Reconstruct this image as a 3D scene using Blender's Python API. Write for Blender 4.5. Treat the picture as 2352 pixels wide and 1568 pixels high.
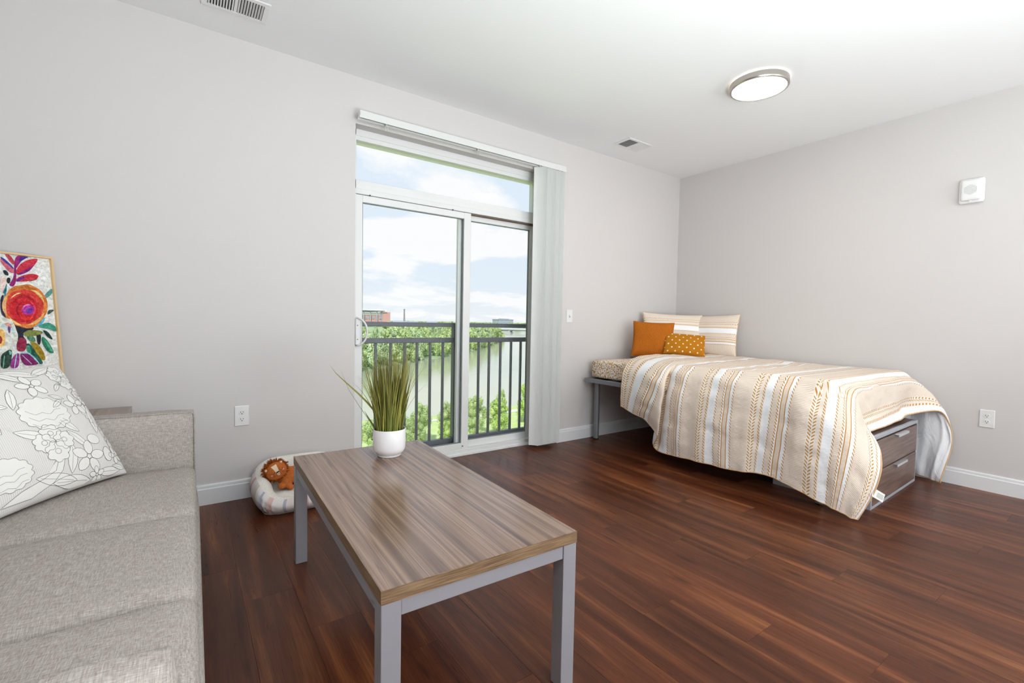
import bpy, bmesh, math, random
from mathutils import Vector, Matrix, noise

# ------------------------------------------------------------------ clear
for o in list(bpy.data.objects):
    bpy.data.objects.remove(o, do_unlink=True)
SC = bpy.context.scene
COL = SC.collection
R = math.radians
PI = math.pi


def lin(c):
    out = []
    for v in c[:3]:
        v = v / 255.0
        out.append(v / 12.92 if v <= 0.04045 else ((v + 0.055) / 1.055) ** 2.4)
    return (out[0], out[1], out[2], 1.0)


# ------------------------------------------------------------------ camera
CAM = Vector((-4.5401, -3.2334, 1.1103))
YAW, PITCH, ROLL, FPX = 0.6144, -0.0425, 0.0188, 1065.65
_f = Vector((math.sin(YAW) * math.cos(PITCH), math.cos(YAW) * math.cos(PITCH), math.sin(PITCH)))
_r0 = Vector((math.cos(YAW), -math.sin(YAW), 0))
_u0 = _r0.cross(_f)
_r = _r0 * math.cos(ROLL) + _u0 * math.sin(ROLL)
_u = -_r0 * math.sin(ROLL) + _u0 * math.cos(ROLL)
cam_d = bpy.data.cameras.new('camera')
cam = bpy.data.objects.new('camera', cam_d)
COL.objects.link(cam)
mw = Matrix((_r, _u, -_f)).transposed().to_4x4()
mw.translation = CAM
cam.matrix_world = mw
cam_d.sensor_width = 36.0
cam_d.sensor_fit = 'HORIZONTAL'
cam_d.lens = FPX * 36.0 / 2352.0
cam_d.clip_start = 0.03
cam_d.clip_end = 12000.0
SC.camera = cam

# ------------------------------------------------------------------ view / cycles
SC.view_settings.view_transform = 'Standard'
SC.view_settings.look = 'None'
SC.view_settings.exposure = 0.0
SC.view_settings.gamma = 1.0
SC.view_settings.use_curve_mapping = False
SC.cycles.use_denoising = True
SC.cycles.use_adaptive_sampling = True
SC.cycles.adaptive_threshold = 0.09
SC.cycles.adaptive_min_samples = 8
SC.cycles.max_bounces = 6
SC.cycles.diffuse_bounces = 4
SC.cycles.light_sampling_threshold = 0.02
SC.cycles.glossy_bounces = 3
SC.cycles.transparent_max_bounces = 12
SC.cycles.caustics_reflective = False
SC.cycles.caustics_refractive = False
SC.cycles.sample_clamp_indirect = 6.0


# ------------------------------------------------------------------ node helper
class NT:
    def __init__(self, tree):
        self.t = tree
        self.n = tree.nodes
        self.l = tree.links

    def put(self, sock, v):
        if v is None:
            return
        if isinstance(v, bpy.types.NodeSocket):
            self.l.new(v, sock)
        else:
            sock.default_value = v

    def node(self, typ, **kw):
        nd = self.n.new(typ)
        for k, v in kw.items():
            setattr(nd, k, v)
        return nd

    def m(self, op, a, b=None, c=None, clamp=False):
        nd = self.node('ShaderNodeMath', operation=op, use_clamp=clamp)
        self.put(nd.inputs[0], a)
        if b is not None:
            self.put(nd.inputs[1], b)
        if c is not None:
            self.put(nd.inputs[2], c)
        return nd.outputs[0]

    def vm(self, op, a, b=None):
        nd = self.node('ShaderNodeVectorMath', operation=op)
        self.put(nd.inputs[0], a)
        if b is not None:
            self.put(nd.inputs[1], b)
        return nd.outputs[0]

    def mix(self, f, a, b, blend='MIX'):
        nd = self.node('ShaderNodeMix', data_type='RGBA', blend_type=blend)
        self.put(nd.inputs[0], f)
        self.put(nd.inputs[6], a)
        self.put(nd.inputs[7], b)
        return nd.outputs[2]

    def ramp(self, f, stops, interp='LINEAR'):
        nd = self.node('ShaderNodeValToRGB')
        cr = nd.color_ramp
        cr.interpolation = interp
        while len(cr.elements) < len(stops):
            cr.elements.new(0.5)
        for e, (p, c) in zip(cr.elements, stops):
            e.position = p
            e.color = c if len(c) == 4 else (c[0], c[1], c[2], 1)
        self.put(nd.inputs[0], f)
        return nd.outputs[0]

    def coord(self, which='Object'):
        return self.node('ShaderNodeTexCoord').outputs[which]

    def sep(self, v):
        nd = self.node('ShaderNodeSeparateXYZ')
        self.put(nd.inputs[0], v)
        return nd.outputs

    def comb(self, x, y, z):
        nd = self.node('ShaderNodeCombineXYZ')
        self.put(nd.inputs[0], x)
        self.put(nd.inputs[1], y)
        self.put(nd.inputs[2], z)
        return nd.outputs[0]

    def scale(self, v, s):
        return self.vm('MULTIPLY', v, s)

    def noise(self, v, sc, det=3.0, rough=0.5, dist=0.0):
        nd = self.node('ShaderNodeTexNoise')
        self.put(nd.inputs['Vector'], v)
        nd.inputs['Scale'].default_value = sc
        nd.inputs['Detail'].default_value = det
        nd.inputs['Roughness'].default_value = rough
        nd.inputs['Distortion'].default_value = dist
        return nd.outputs[0]

    def voro(self, v, sc, feat='F1', rand=1.0):
        nd = self.node('ShaderNodeTexVoronoi', feature=feat)
        self.put(nd.inputs['Vector'], v)
        nd.inputs['Scale'].default_value = sc
        nd.inputs['Randomness'].default_value = rand
        return nd.outputs

    def rng(self, x, lo, hi):
        """1 inside lo..hi"""
        return self.m('MULTIPLY', self.m('GREATER_THAN', x, lo), self.m('LESS_THAN', x, hi))

    def bump(self, h, strength, dist=0.01):
        nd = self.node('ShaderNodeBump')
        nd.inputs['Strength'].default_value = strength
        nd.inputs['Distance'].default_value = dist
        self.put(nd.inputs['Height'], h)
        return nd.outputs[0]


MATS = {}


def material(name, col=None, rough=0.6, metal=0.0, spec=0.5, build=None, **kw):
    mt = bpy.data.materials.new(name)
    mt.use_nodes = True
    nt = NT(mt.node_tree)
    bs = mt.node_tree.nodes['Principled BSDF']
    bs.inputs['Roughness'].default_value = rough
    bs.inputs['Metallic'].default_value = metal
    bs.inputs['Specular IOR Level'].default_value = spec
    if col is not None:
        bs.inputs['Base Color'].default_value = lin(col)
    if build:
        r = build(nt, bs)
        if r is not None:
            nt.put(bs.inputs['Base Color'], r)
    MATS[name] = mt
    return mt


# ------------------------------------------------------------------ world (partly cloudy sky)
wd = bpy.data.worlds.new('sky')
SC.world = wd
wd.use_nodes = True
W = NT(wd.node_tree)
gx, gy, gz = W.sep(W.coord('Generated'))
zz = W.m('MAXIMUM', gz, 0.0)
den = W.m('ADD', zz, 0.16)
cv = W.comb(W.m('DIVIDE', gx, den), W.m('DIVIDE', gy, den), W.m('MULTIPLY', zz, 1.5))
cl = W.noise(cv, 1.15, 8.0, 0.55, 0.25)
cm = W.ramp(cl, [(0.49, (0, 0, 0)), (0.57, (1, 1, 1))])
skyc = W.ramp(zz, [(0.0, lin((240, 245, 249))), (0.08, lin((229, 240, 250))), (0.35, lin((224, 238, 252))), (1.0, lin((184, 214, 247)))])
skyc = W.mix(cm, skyc, (0.98, 0.985, 1.0, 1))
bg = wd.node_tree.nodes['Background']
W.put(bg.inputs[0], skyc)
bg.inputs[1].default_value = 1.0
wd.cycles.sampling_method = 'MANUAL'
wd.cycles.sample_map_resolution = 512

# ------------------------------------------------------------------ sun (behind the building) and an added, unseen fill light aimed at the ceiling
sd = bpy.data.lights.new('sun', 'SUN')
sd.energy = 4.2
sd.angle = 0.02
sd.color = (1.0, 0.96, 0.88)
so = bpy.data.objects.new('sun', sd)
COL.objects.link(so)
so.rotation_euler = Vector((0.45, 0.55, -0.75)).to_track_quat('-Z', 'Y').to_euler()

fd = bpy.data.lights.new('bounce_fill_light', 'AREA')
fd.shape = 'DISK'
fd.size = 1.0
fd.energy = 102.0
fd.color = (0.87, 0.965, 1.0)
fo = bpy.data.objects.new('bounce_fill_light', fd)
COL.objects.link(fo)
fo.location = (-3.15, -3.6, 0.80)
fo.rotation_euler = Vector((0.0, 0.12, 1.0)).to_track_quat('-Z', 'Y').to_euler()

# added fill light behind the camera, no real fixture there
kd = bpy.data.lights.new('rear_fill_light', 'AREA')
kd.shape = 'RECTANGLE'
kd.size, kd.size_y = 4.8, 2.3
kd.energy = 112.0
kd.color = (0.91, 0.975, 1.0)
ko = bpy.data.objects.new('rear_fill_light', kd)
COL.objects.link(ko)
ko.location = (-2.5, -5.45, 1.40)
ko.rotation_euler = Vector((0.0, 1.0, 0.12)).to_track_quat('-Z', 'Z').to_euler()


# ------------------------------------------------------------------ mesh helpers
class MB:
    """collects vertices and faces (world coordinates)"""

    def __init__(self):
        self.v = []
        self.f = []
        self.mi = []
        self.uv = {}

    def face(self, idx, mi=0):
        self.f.append(tuple(idx))
        self.mi.append(mi)

    def add(self, verts, faces, mi=0, M=None):
        b = len(self.v)
        for p in verts:
            p = Vector(p)
            self.v.append(M @ p if M is not None else p)
        for f in faces:
            self.face([b + i for i in f], mi)
        return b

    def box(self, x0, x1, y0, y1, z0, z1, mi=0, M=None):
        vs = [(x0, y0, z0), (x1, y0, z0), (x1, y1, z0), (x0, y1, z0), (x0, y0, z1), (x1, y0, z1), (x1, y1, z1), (x0, y1, z1)]
        fs = [(0, 3, 2, 1), (4, 5, 6, 7), (0, 1, 5, 4), (1, 2, 6, 5), (2, 3, 7, 6), (3, 0, 4, 7)]
        self.add(vs, fs, mi, M)
        return self

    def cbox(self, x0, x1, y0, y1, z0, z1, c=0.004, mi=0, M=None):
        """box with chamfered edges"""
        bm = bmesh.new()
        bmesh.ops.create_cube(bm, size=1.0)
        for v in bm.verts:
            v.co = Vector(((x0 + x1) / 2 + v.co.x * (x1 - x0), (y0 + y1) / 2 + v.co.y * (y1 - y0), (z0 + z1) / 2 + v.co.z * (z1 - z0)))
        bmesh.ops.bevel(bm, geom=list(bm.edges), offset=c, segments=1, affect='EDGES', profile=0.5)
        self.from_bm(bm, mi, M)
        return self

    def from_bm(self, bm, mi=0, M=None):
        bm.verts.index_update()
        self.add([v.co.copy() for v in bm.verts], [[v.index for v in f.verts] for f in bm.faces], mi, M)
        bm.free()

    def rbox(self, x0, x1, y0, y1, z0, z1, r=0.03, n=8, crown=0.0, crown_b=0.0, mi=0, M=None, jig=0.0, seed=0):
        """soft rounded box with optional crowned top"""
        c = Vector(((x0 + x1) / 2, (y0 + y1) / 2, (z0 + z1) / 2))
        h = Vector(((x1 - x0) / 2, (y1 - y0) / 2, (z1 - z0) / 2))
        bm = bmesh.new()
        bmesh.ops.create_cube(bm, size=2.0)
        bmesh.ops.subdivide_edges(bm, edges=list(bm.edges), cuts=n, use_grid_fill=True)
        for v in bm.verts:
            # concentrate samples near the edges
            p = Vector([math.copysign(abs(q) ** 0.6, q) for q in v.co])
            p = Vector((p.x * h.x, p.y * h.y, p.z * h.z))
            inner = Vector([max(-(h[i] - r), min(h[i] - r, p[i])) for i in range(3)])
            d = p - inner
            if d.length > 1e-9:
                d = d.normalized() * r
            q = inner + d
            u, w = q.x / h.x, q.y / h.y
            k = max(0, 1 - u * u) * max(0, 1 - w * w)
            if q.z > 0:
                q.z += crown * k
            else:
                q.z -= crown_b * k
            if jig:
                q += noise.noise_vector((q + c) * 6.0 + Vector((seed, 0, 0))) * jig
            v.co = c + q
        self.from_bm(bm, mi, M)
        return self

    def tube(self, pts, rad, n=10, mi=0, cap=True, M=None):
        pts = [Vector(p) for p in pts]
        rads = rad if isinstance(rad, (list, tuple)) else [rad] * len(pts)
        vs, fs = [], []
        up = Vector((0, 0, 1))
        prev = None
        for i, p in enumerate(pts):
            d = (pts[min(i + 1, len(pts) - 1)] - pts[max(i - 1, 0)]).normalized()
            if prev is None:
                a = d.cross(up)
                if a.length < 1e-3:
                    a = d.cross(Vector((1, 0, 0)))
            else:
                a = prev - d * prev.dot(d)
            a.normalize()
            prev = a
            b = d.cross(a)
            for k in range(n):
                t = 2 * PI * k / n
                vs.append(p + (a * math.cos(t) + b * math.sin(t)) * rads[i])
        for i in range(len(pts) - 1):
            for k in range(n):
                k2 = (k + 1) % n
                fs.append((i * n + k, i * n + k2, (i + 1) * n + k2, (i + 1) * n + k))
        if cap:
            fs.append(tuple(reversed(range(n))))
            fs.append(tuple((len(pts) - 1) * n + k for k in range(n)))
        self.add(vs, fs, mi, M)
        return self

    def lathe(self, prof, c=(0, 0, 0), n=40, mi=0, M=None):
        """profile [(radius, z)], revolved about z through c"""
        vs, fs = [], []
        c = Vector(c)
        for (r, z) in prof:
            for k in range(n):
                t = 2 * PI * k / n
                vs.append(c + Vector((max(r, 1e-5) * math.cos(t), max(r, 1e-5) * math.sin(t), z)))
        for i in range(len(prof) - 1):
            for k in range(n):
                k2 = (k + 1) % n
                fs.append((i * n + k, i * n + k2, (i + 1) * n + k2, (i + 1) * n + k))
        self.add(vs, fs, mi, M)
        return self

    def grid(self, fn, nu, nv, mi=0, uvfn=None, flip=False):
        b = len(self.v)
        for j in range(nv + 1):
            for i in range(nu + 1):
                self.v.append(Vector(fn(i / nu, j / nv)))
                if uvfn:
                    self.uv[len(self.v) - 1] = uvfn(i / nu, j / nv)
        for j in range(nv):
            for i in range(nu):
                q = [b + j * (nu + 1) + i, b + j * (nu + 1) + i + 1, b + (j + 1) * (nu + 1) + i + 1, b + (j + 1) * (nu + 1) + i]
                self.face(q[::-1] if flip else q, mi)
        return b

    def ellipsoid(self, c, r, n=16, m=10, mi=0, M=None, fn=None):
        vs, fs = [], []
        c = Vector(c)
        for j in range(m + 1):
            ph = -PI / 2 + PI * j / m
            for i in range(n):
                t = 2 * PI * i / n
                d = Vector((math.cos(ph) * math.cos(t), math.cos(ph) * math.sin(t), math.sin(ph)))
                k = fn(d) if fn else 1.0
                vs.append(c + Vector((d.x * r[0] * k, d.y * r[1] * k, d.z * r[2] * k)))
        for j in range(m):
            for i in range(n):
                i2 = (i + 1) % n
                fs.append((j * n + i, j * n + i2, (j + 1) * n + i2, (j + 1) * n + i))
        self.add(vs, fs, mi, M)
        return self

    def mesh(self, name, inv=None):
        me = bpy.data.meshes.new(name)
        vs = [(inv @ v) if inv is not None else v for v in self.v]
        me.from_pydata([tuple(v) for v in vs], [], self.f)
        if self.uv:
            ul = me.uv_layers.new(name='UVMap')
            for lp in me.loops:
                ul.data[lp.index].uv = self.uv.get(lp.vertex_index, (0, 0))
        if any(self.mi):
            me.polygons.foreach_set('material_index', self.mi)
        me.validate()
        me.update()
        return me


ROOT = {}


def obj(name, mb, mats, parent=None, smooth=False, weld=False):
    inv = None
    root = parent
    M = ROOT.get(parent.name) if parent is not None else None
    if M is not None:
        inv = M.inverted()
    me = mb.mesh(name, inv)
    for mt in (mats if isinstance(mats, (list, tuple)) else [mats]):
        me.materials.append(MATS[mt] if isinstance(mt, str) else mt)
    if weld:
        bm = bmesh.new()
        bm.from_mesh(me)
        bmesh.ops.remove_doubles(bm, verts=list(bm.verts), dist=1e-5)
        bmesh.ops.recalc_face_normals(bm, faces=list(bm.faces))
        bm.to_mesh(me)
        bm.free()
    if smooth:
        if smooth is True:
            me.shade_smooth()
        else:
            me.shade_smooth()
            me.set_sharp_from_angle(angle=R(smooth))
    o = bpy.data.objects.new(name, me)
    COL.objects.link(o)
    if parent is not None:
        o.parent = parent
        if M is not None:
            ROOT[o.name] = M
    return o


def tag(o, label=None, cat=None, group=None, kind=None):
    if label:
        o['label'] = label
    if cat:
        o['category'] = cat
    if group:
        o['group'] = group
    if kind:
        o['kind'] = kind
    return o


def thing(name, label, cat, loc=(0, 0, 0), rotz=0.0, group=None, kind=None):
    e = bpy.data.objects.new(name, None)
    e.empty_display_size = 0.1
    COL.objects.link(e)
    e.location = loc
    e.rotation_euler = (0, 0, rotz)
    ROOT[e.name] = Matrix.Translation(Vector(loc)) @ Matrix.Rotation(rotz, 4, 'Z')
    return tag(e, label, cat, group, kind)


def inst(src, name, parent, M):
    """object sharing src mesh, placed by a world matrix (parent's frame removed)"""
    o = bpy.data.objects.new(name, src.data if hasattr(src, 'data') else src)
    COL.objects.link(o)
    P = ROOT.get(parent.name, Matrix()) if parent is not None else Matrix()
    o.parent = parent
    o.matrix_basis = P.inverted() @ M
    return o


# ------------------------------------------------------------------ materials
def _wall(c, c2):
    def b(nt, bs):
        w = nt.noise(nt.coord('Object'), 1.3, 0.0, 0.5)
        return nt.mix(nt.m('MULTIPLY', w, 0.5), lin(c), lin(c2))
    return b


material('wall_paint', rough=0.75, spec=0.25, build=_wall((211, 206, 204), (209, 205, 203)))
material('ceiling_paint', rough=0.9, spec=0.15, build=_wall((240, 240, 240), (238, 238, 239)))
material('trim_white', (228, 228, 230), 0.38)
material('vinyl_white', (225, 225, 224), 0.42)
material('plate_white', (230, 229, 228), 0.35)
material('dark_hole', (20, 18, 18), 0.8)
material('gasket', (120, 128, 128), 0.5)
material('shadow_brown', (116, 98, 84), 0.8)

def b_vane(nt, bs):
    bs.inputs['Base Color'].default_value = lin((240, 240, 238))
    tr = nt.node('ShaderNodeBsdfTranslucent')
    tr.inputs[0].default_value = lin((236, 236, 232))
    mx = nt.node('ShaderNodeMixShader')
    mx.inputs[0].default_value = 0.15
    nt.l.new(bs.outputs[0], mx.inputs[1])
    nt.l.new(tr.outputs[0], mx.inputs[2])
    nt.l.new(mx.outputs[0], nt.n['Material Output'].inputs[0])


material('vane_vinyl', rough=0.5, build=b_vane)
material('blind_white', (220, 220, 218), 0.45)
material('blind_grey', (140, 140, 140), 0.4)
material('clear_plastic', (205, 205, 200), 0.25)
material('nickel', (196, 190, 184), 0.28, metal=1.0)
material('rail_paint', (98, 100, 106), 0.45)
material('grey_metal', (158, 157, 163), 0.38, metal=0.25)
material('leg_inner', (70, 70, 74), 0.5, metal=0.2)
material('bed_metal', (132, 134, 138), 0.4, metal=0.35)
material('handle_metal', (214, 216, 222), 0.3, metal=0.6)
material('ceramic', (238, 236, 238), 0.32)
material('soil', (60, 46, 34), 0.95)
material('cabinet_grey', (168, 170, 178), 0.45)
material('tag_white', (238, 238, 232), 0.7)
material('tag_print', (120, 120, 116), 0.8)
material('screw', (70, 70, 72), 0.4, metal=0.6)
material('light_oak', (222, 188, 138), 0.5)
material('concrete', (176, 172, 166), 0.85)


def b_glass(nt, bs):
    t = nt.node('ShaderNodeBsdfTransparent')
    t.inputs[0].default_value = (0.992, 0.998, 0.998, 1)
    g = nt.node('ShaderNodeBsdfGlossy')
    g.inputs['Roughness'].default_value = 0.02
    fr = nt.node('ShaderNodeFresnel')
    fr.inputs[0].default_value = 1.10
    mx = nt.node('ShaderNodeMixShader')
    nt.l.new(fr.outputs[0], mx.inputs[0])
    nt.l.new(t.outputs[0], mx.inputs[1])
    nt.l.new(g.outputs[0], mx.inputs[2])
    nt.l.new(mx.outputs[0], nt.n['Material Output'].inputs[0])


material('pane_glass', build=b_glass)


def b_lamp(nt, bs):
    bs.inputs['Base Color'].default_value = (0.9, 0.88, 0.84, 1)
    bs.inputs['Emission Color'].default_value = (1.0, 0.90, 0.77, 1)
    bs.inputs['Emission Strength'].default_value = 24.0


material('lamp_diffuser', rough=0.5, build=b_lamp)


def b_plank(nt, bs):
    co = nt.coord('Object')
    rnd = nt.node('ShaderNodeObjectInfo').outputs['Random']
    off = nt.comb(nt.m('MULTIPLY', rnd, 31.0), nt.m('MULTIPLY', rnd, 57.0), nt.m('MULTIPLY', rnd, 13.0))
    v = nt.vm('ADD', co, off)
    a = nt.noise(nt.scale(v, (13.0, 0.8, 1.0)), 1.0, 5, 0.55, 0.6)
    fine = nt.noise(nt.scale(v, (160.0, 5.0, 1.0)), 1.0, 4, 0.6, 0.3)
    blot = nt.noise(nt.scale(v, (5.0, 1.6, 1.0)), 1.0, 3, 0.6)
    kn = nt.voro(nt.scale(v, (7.0, 1.9, 1.0)), 1.0)[0]
    knot = nt.ramp(kn, [(0.03, (1, 1, 1)), (0.13, (0, 0, 0))])
    c = nt.ramp(a, [(0.28, lin((56, 26, 14))), (0.42, lin((84, 43, 24))), (0.54, lin((104, 56, 32))), (0.62, lin((126, 73, 42))), (0.72, lin((146, 91, 55)))])
    c = nt.mix(nt.m('MULTIPLY', nt.ramp(fine, [(0.42, (0, 0, 0)), (0.62, (1, 1, 1))]), 0.45), c, lin((70, 33, 20)))
    c = nt.mix(nt.m('MULTIPLY', nt.ramp(blot, [(0.50, (0, 0, 0)), (0.70, (1, 1, 1))]), 0.45), c, lin((52, 24, 18)))
    c = nt.mix(nt.m('MULTIPLY', knot, 0.75), c, lin((34, 15, 11)))
    tone = nt.m('ADD', 0.78, nt.m('MULTIPLY', rnd, 0.30))
    c = nt.vm('MULTIPLY', c, nt.comb(tone, tone, tone))
    nt.put(bs.inputs['Roughness'], nt.m('ADD', 0.22, nt.m('MULTIPLY', fine, 0.16)))
    nt.put(bs.inputs['Normal'], nt.bump(fine, 0.16, 0.002))
    return c


material('wood_plank', rough=0.33, spec=0.22, build=b_plank)
material('subfloor', (40, 22, 15), 0.8)


def b_zebra(axis, k=1.0):
    def b(nt, bs):
        co = nt.coord('Object')
        x, y, z = nt.sep(co)
        a = x if axis == 'y' else y
        along = y if axis == 'y' else x
        if axis == 'z':
            a, along = z, x
        v = nt.comb(nt.m('MULTIPLY', a, 38.0 * k), nt.m('MULTIPLY', along, 0.7), 0.0)
        n1 = nt.noise(v, 1.0, 1.2, 0.45, 0.15)
        n2 = nt.noise(nt.scale(v, (0.9, 0.55, 1.0)), 1.0, 1.5, 0.5, 0.5)
        n4 = nt.noise(nt.scale(v, (9.0, 4.0, 1.0)), 1.0, 3, 0.6, 0.2)
        n3 = nt.noise(nt.scale(v, (0.45, 1.0, 1.0)), 1.0, 2, 0.5)
        c = nt.ramp(n1, [(0.30, lin((92, 72, 64))), (0.43, lin((124, 98, 84))), (0.55, lin((154, 126, 108))), (0.66, lin((134, 104, 86))), (0.76, lin((172, 144, 124)))])
        c = nt.mix(nt.m('MULTIPLY', nt.ramp(n2, [(0.36, (0, 0, 0)), (0.385, (0.9, 0.9, 0.9)), (0.395, (0, 0, 0)), (0.50, (0, 0, 0)), (0.515, (1, 1, 1)), (0.53, (0.15, 0.15, 0.15)), (0.62, (0, 0, 0)), (0.63, (0.8, 0.8, 0.8)), (0.65, (0, 0, 0))]), 0.75), c, lin((78, 62, 58)))
        c = nt.mix(nt.m('MULTIPLY', nt.ramp(n4, [(0.5, (0, 0, 0)), (0.7, (1, 1, 1))]), 0.25), c, lin((100, 82, 72)))
        c = nt.mix(nt.m('MULTIPLY', nt.ramp(n3, [(0.4, (0, 0, 0)), (0.7, (1, 1, 1))]), 0.35), c, lin((128, 98, 78)))
        return c
    return b


material('zebra_wood', rough=0.2, spec=0.8, build=b_zebra('y'))


def b_edge(nt, bs):
    x, y, z = nt.sep(nt.coord('Object'))
    al = nt.m('ADD', x, y)
    v = nt.comb(nt.m('MULTIPLY', z, 420.0), nt.m('MULTIPLY', al, 9.0), 0.0)
    n = nt.noise(v, 1.0, 4, 0.6, 0.2)
    return nt.ramp(n, [(0.32, lin((88, 66, 48))), (0.5, lin((128, 102, 76))), (0.68, lin((160, 134, 104)))])


material('zebra_edge', rough=0.45, spec=0.4, build=b_edge)


def b_drawer(nt, bs):
    x, y, z = nt.sep(nt.coord('Object'))
    v = nt.comb(nt.m('MULTIPLY', x, 3.0), nt.m('MULTIPLY', z, 60.0), nt.m('MULTIPLY', y, 3.0))
    n = nt.noise(v, 1.0, 4, 0.6, 0.4)
    return nt.ramp(n, [(0.3, lin((84, 66, 60))), (0.5, lin((116, 94, 86))), (0.7, lin((138, 114, 104)))])


material('drawer_wood', rough=0.36, spec=0.4, build=b_drawer)


def b_sofa(nt, bs):
    co = nt.coord('Object')
    a = nt.noise(nt.scale(co, (50.0, 520.0, 520.0)), 1.0, 2, 0.6)
    b = nt.noise(nt.scale(co, (520.0, 50.0, 60.0)), 1.0, 2, 0.6)
    w = nt.m('ADD', nt.m('MULTIPLY', a, 0.5), nt.m('MULTIPLY', b, 0.5))
    big = nt.noise(co, 9.0, 3, 0.5)
    c = nt.ramp(w, [(0.30, lin((132, 122, 115))), (0.5, lin((172, 163, 157))), (0.70, lin((206, 199, 194)))])
    c = nt.mix(nt.m('MULTIPLY', big, 0.25), c, lin((158, 150, 143)))
    nt.put(bs.inputs['Normal'], nt.bump(w, 0.35, 0.003))
    return c


material('sofa_fabric', rough=0.9, spec=0.15, build=b_sofa)


def b_pillow_print(nt, bs):
    u, v, _ = nt.sep(nt.coord('UV'))
    n = nt.noise(nt.scale(nt.coord('UV'), (6.0, 6.0, 1.0)), 1.0, 2, 0.5)
    s = nt.m('FRACT', nt.m('ADD', nt.m('MULTIPLY', u, 95.0), nt.m('MULTIPLY', n, 2.2)))
    m = nt.m('GREATER_THAN', s, 0.62)
    return nt.mix(m, lin((228, 224, 220)), lin((210, 207, 204)))


material('pillow_ground', rough=0.9, spec=0.1, build=b_pillow_print)
material('print_white', (234, 231, 226), 0.9, spec=0.1)
material('print_line', (92, 90, 92), 0.9, spec=0.1)

BEIGE, WHITE, GOLD, CREAM = lin((234, 221, 208)), lin((243, 243, 245)), lin((194, 141, 68)), lin((238, 230, 220))


def stripe_cols(nt, s, t, period=0.359, dash=0.021, t0=0.731):
    """woven stripe cloth: t along the stripe repeat (m), s along the stripes (m)"""
    n = nt.noise(nt.comb(nt.m('MULTIPLY', s, 9.0), nt.m('MULTIPLY', t, 9.0), 0.0), 1.0, 2, 0.5)
    p = nt.m('FRACT', nt.m('DIVIDE', nt.m('ADD', nt.m('SUBTRACT', t, t0 - 20 * period), nt.m('MULTIPLY', n, 0.004)), period))
    c = nt.ramp(p, [(0.0, CREAM), (0.103, BEIGE), (0.205, WHITE), (0.362, BEIGE), (0.480, WHITE), (0.512, BEIGE), (0.596, WHITE), (0.672, BEIGE)], 'CONSTANT')
    # fine woven ribs on the broad beige bands
    rib = nt.m('LESS_THAN', nt.m('FRACT', nt.m('MULTIPLY', s, 95.0)), 0.35)
    rib = nt.m('MULTIPLY', rib, nt.m('ADD', nt.rng(p, 0.69, 0.985), nt.rng(p, 0.385, 0.455)))
    c = nt.mix(nt.m('MULTIPLY', rib, 0.6), c, lin((204, 178, 152)))

    def dashes(lo, hi, sign, dens=0.43):
        q = nt.m('ADD', nt.m('DIVIDE', s, dash), nt.m('MULTIPLY', nt.m('SUBTRACT', p, lo), sign * 0.75 / (hi - lo)))
        return nt.m('MULTIPLY', nt.m('LESS_THAN', nt.m('FRACT', q), dens), nt.rng(p, lo, hi))
    g = dashes(0.0, 0.043, 1.0)
    for a in (dashes(0.06, 0.103, -1.0), dashes(0.163, 0.198, 1.0), dashes(0.345, 0.378, 1.0), dashes(0.458, 0.49, 1.0), dashes(0.655, 0.688, 1.0)):
        g = nt.m('MAXIMUM', g, a)
    lad = nt.m('MULTIPLY', nt.m('LESS_THAN', nt.m('FRACT', nt.m('MULTIPLY', s, 120.0)), 0.3), nt.rng(p, 0.515, 0.592))
    lines = nt.m('MAXIMUM', nt.rng(p, 0.506, 0.521), nt.rng(p, 0.588, 0.603))
    c = nt.mix(nt.m('MULTIPLY', lad, 0.5), c, GOLD)
    c = nt.mix(nt.m('MAXIMUM', g, lines), c, GOLD)
    return c


def b_comforter(nt, bs):
    u, v, _ = nt.sep(nt.coord('UV'))
    cr = nt.noise(nt.scale(nt.coord('Object'), (14.0, 14.0, 14.0)), 1.0, 4, 0.6)
    nt.put(bs.inputs['Normal'], nt.bump(cr, 0.55, 0.014))
    return stripe_cols(nt, u, v)


def b_sham(nt, bs):
    u, v, _ = nt.sep(nt.coord('UV'))
    return stripe_cols(nt, u, v, 0.33, 0.014, 0.0)


def b_under(nt, bs):
    cr = nt.noise(nt.scale(nt.coord('Object'), (11.0, 11.0, 6.0)), 1.0, 5, 0.65, 0.6)
    nt.put(bs.inputs['Normal'], nt.bump(cr, 0.6, 0.02))
    return lin((238, 238, 241))


material('comforter_cloth', rough=0.9, spec=0.1, build=b_comforter)
material('sham_cloth', rough=0.9, spec=0.1, build=b_sham)
material('comforter_lining', rough=0.9, spec=0.1, build=b_under)
material('comforter_piping', (214, 176, 136), 0.9, spec=0.1)


def b_floral(nt, bs):
    co = nt.coord('Object')
    d = nt.voro(co, 62.0)
    d2 = nt.voro(nt.vm('ADD', co, (0.37, 0.11, 0.23)), 88.0)
    c = lin((240, 234, 226))
    c = nt.mix(nt.m('LESS_THAN', d2[0], 0.34), c, lin((150, 126, 74)))
    c = nt.mix(nt.m('LESS_THAN', d[0], 0.40), c, lin((212, 150, 66)))
    c = nt.mix(nt.m('LESS_THAN', d[0], 0.17), c, lin((150, 92, 40)))
    return c


material('floral_sheet', rough=0.9, spec=0.1, build=b_floral)


def b_orange(nt, bs):
    n = nt.noise(nt.scale(nt.coord('UV'), (30.0, 120.0, 1.0)), 1.0, 4, 0.6)
    u, v, _ = nt.sep(nt.coord('UV'))
    nt.put(bs.inputs['Normal'], nt.bump(n, 0.4, 0.006))
    return nt.ramp(n, [(0.3, lin((152, 80, 20))), (0.55, lin((186, 106, 34))), (0.75, lin((200, 120, 44)))])


material('orange_corduroy', rough=0.95, spec=0.1, build=b_orange)


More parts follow.
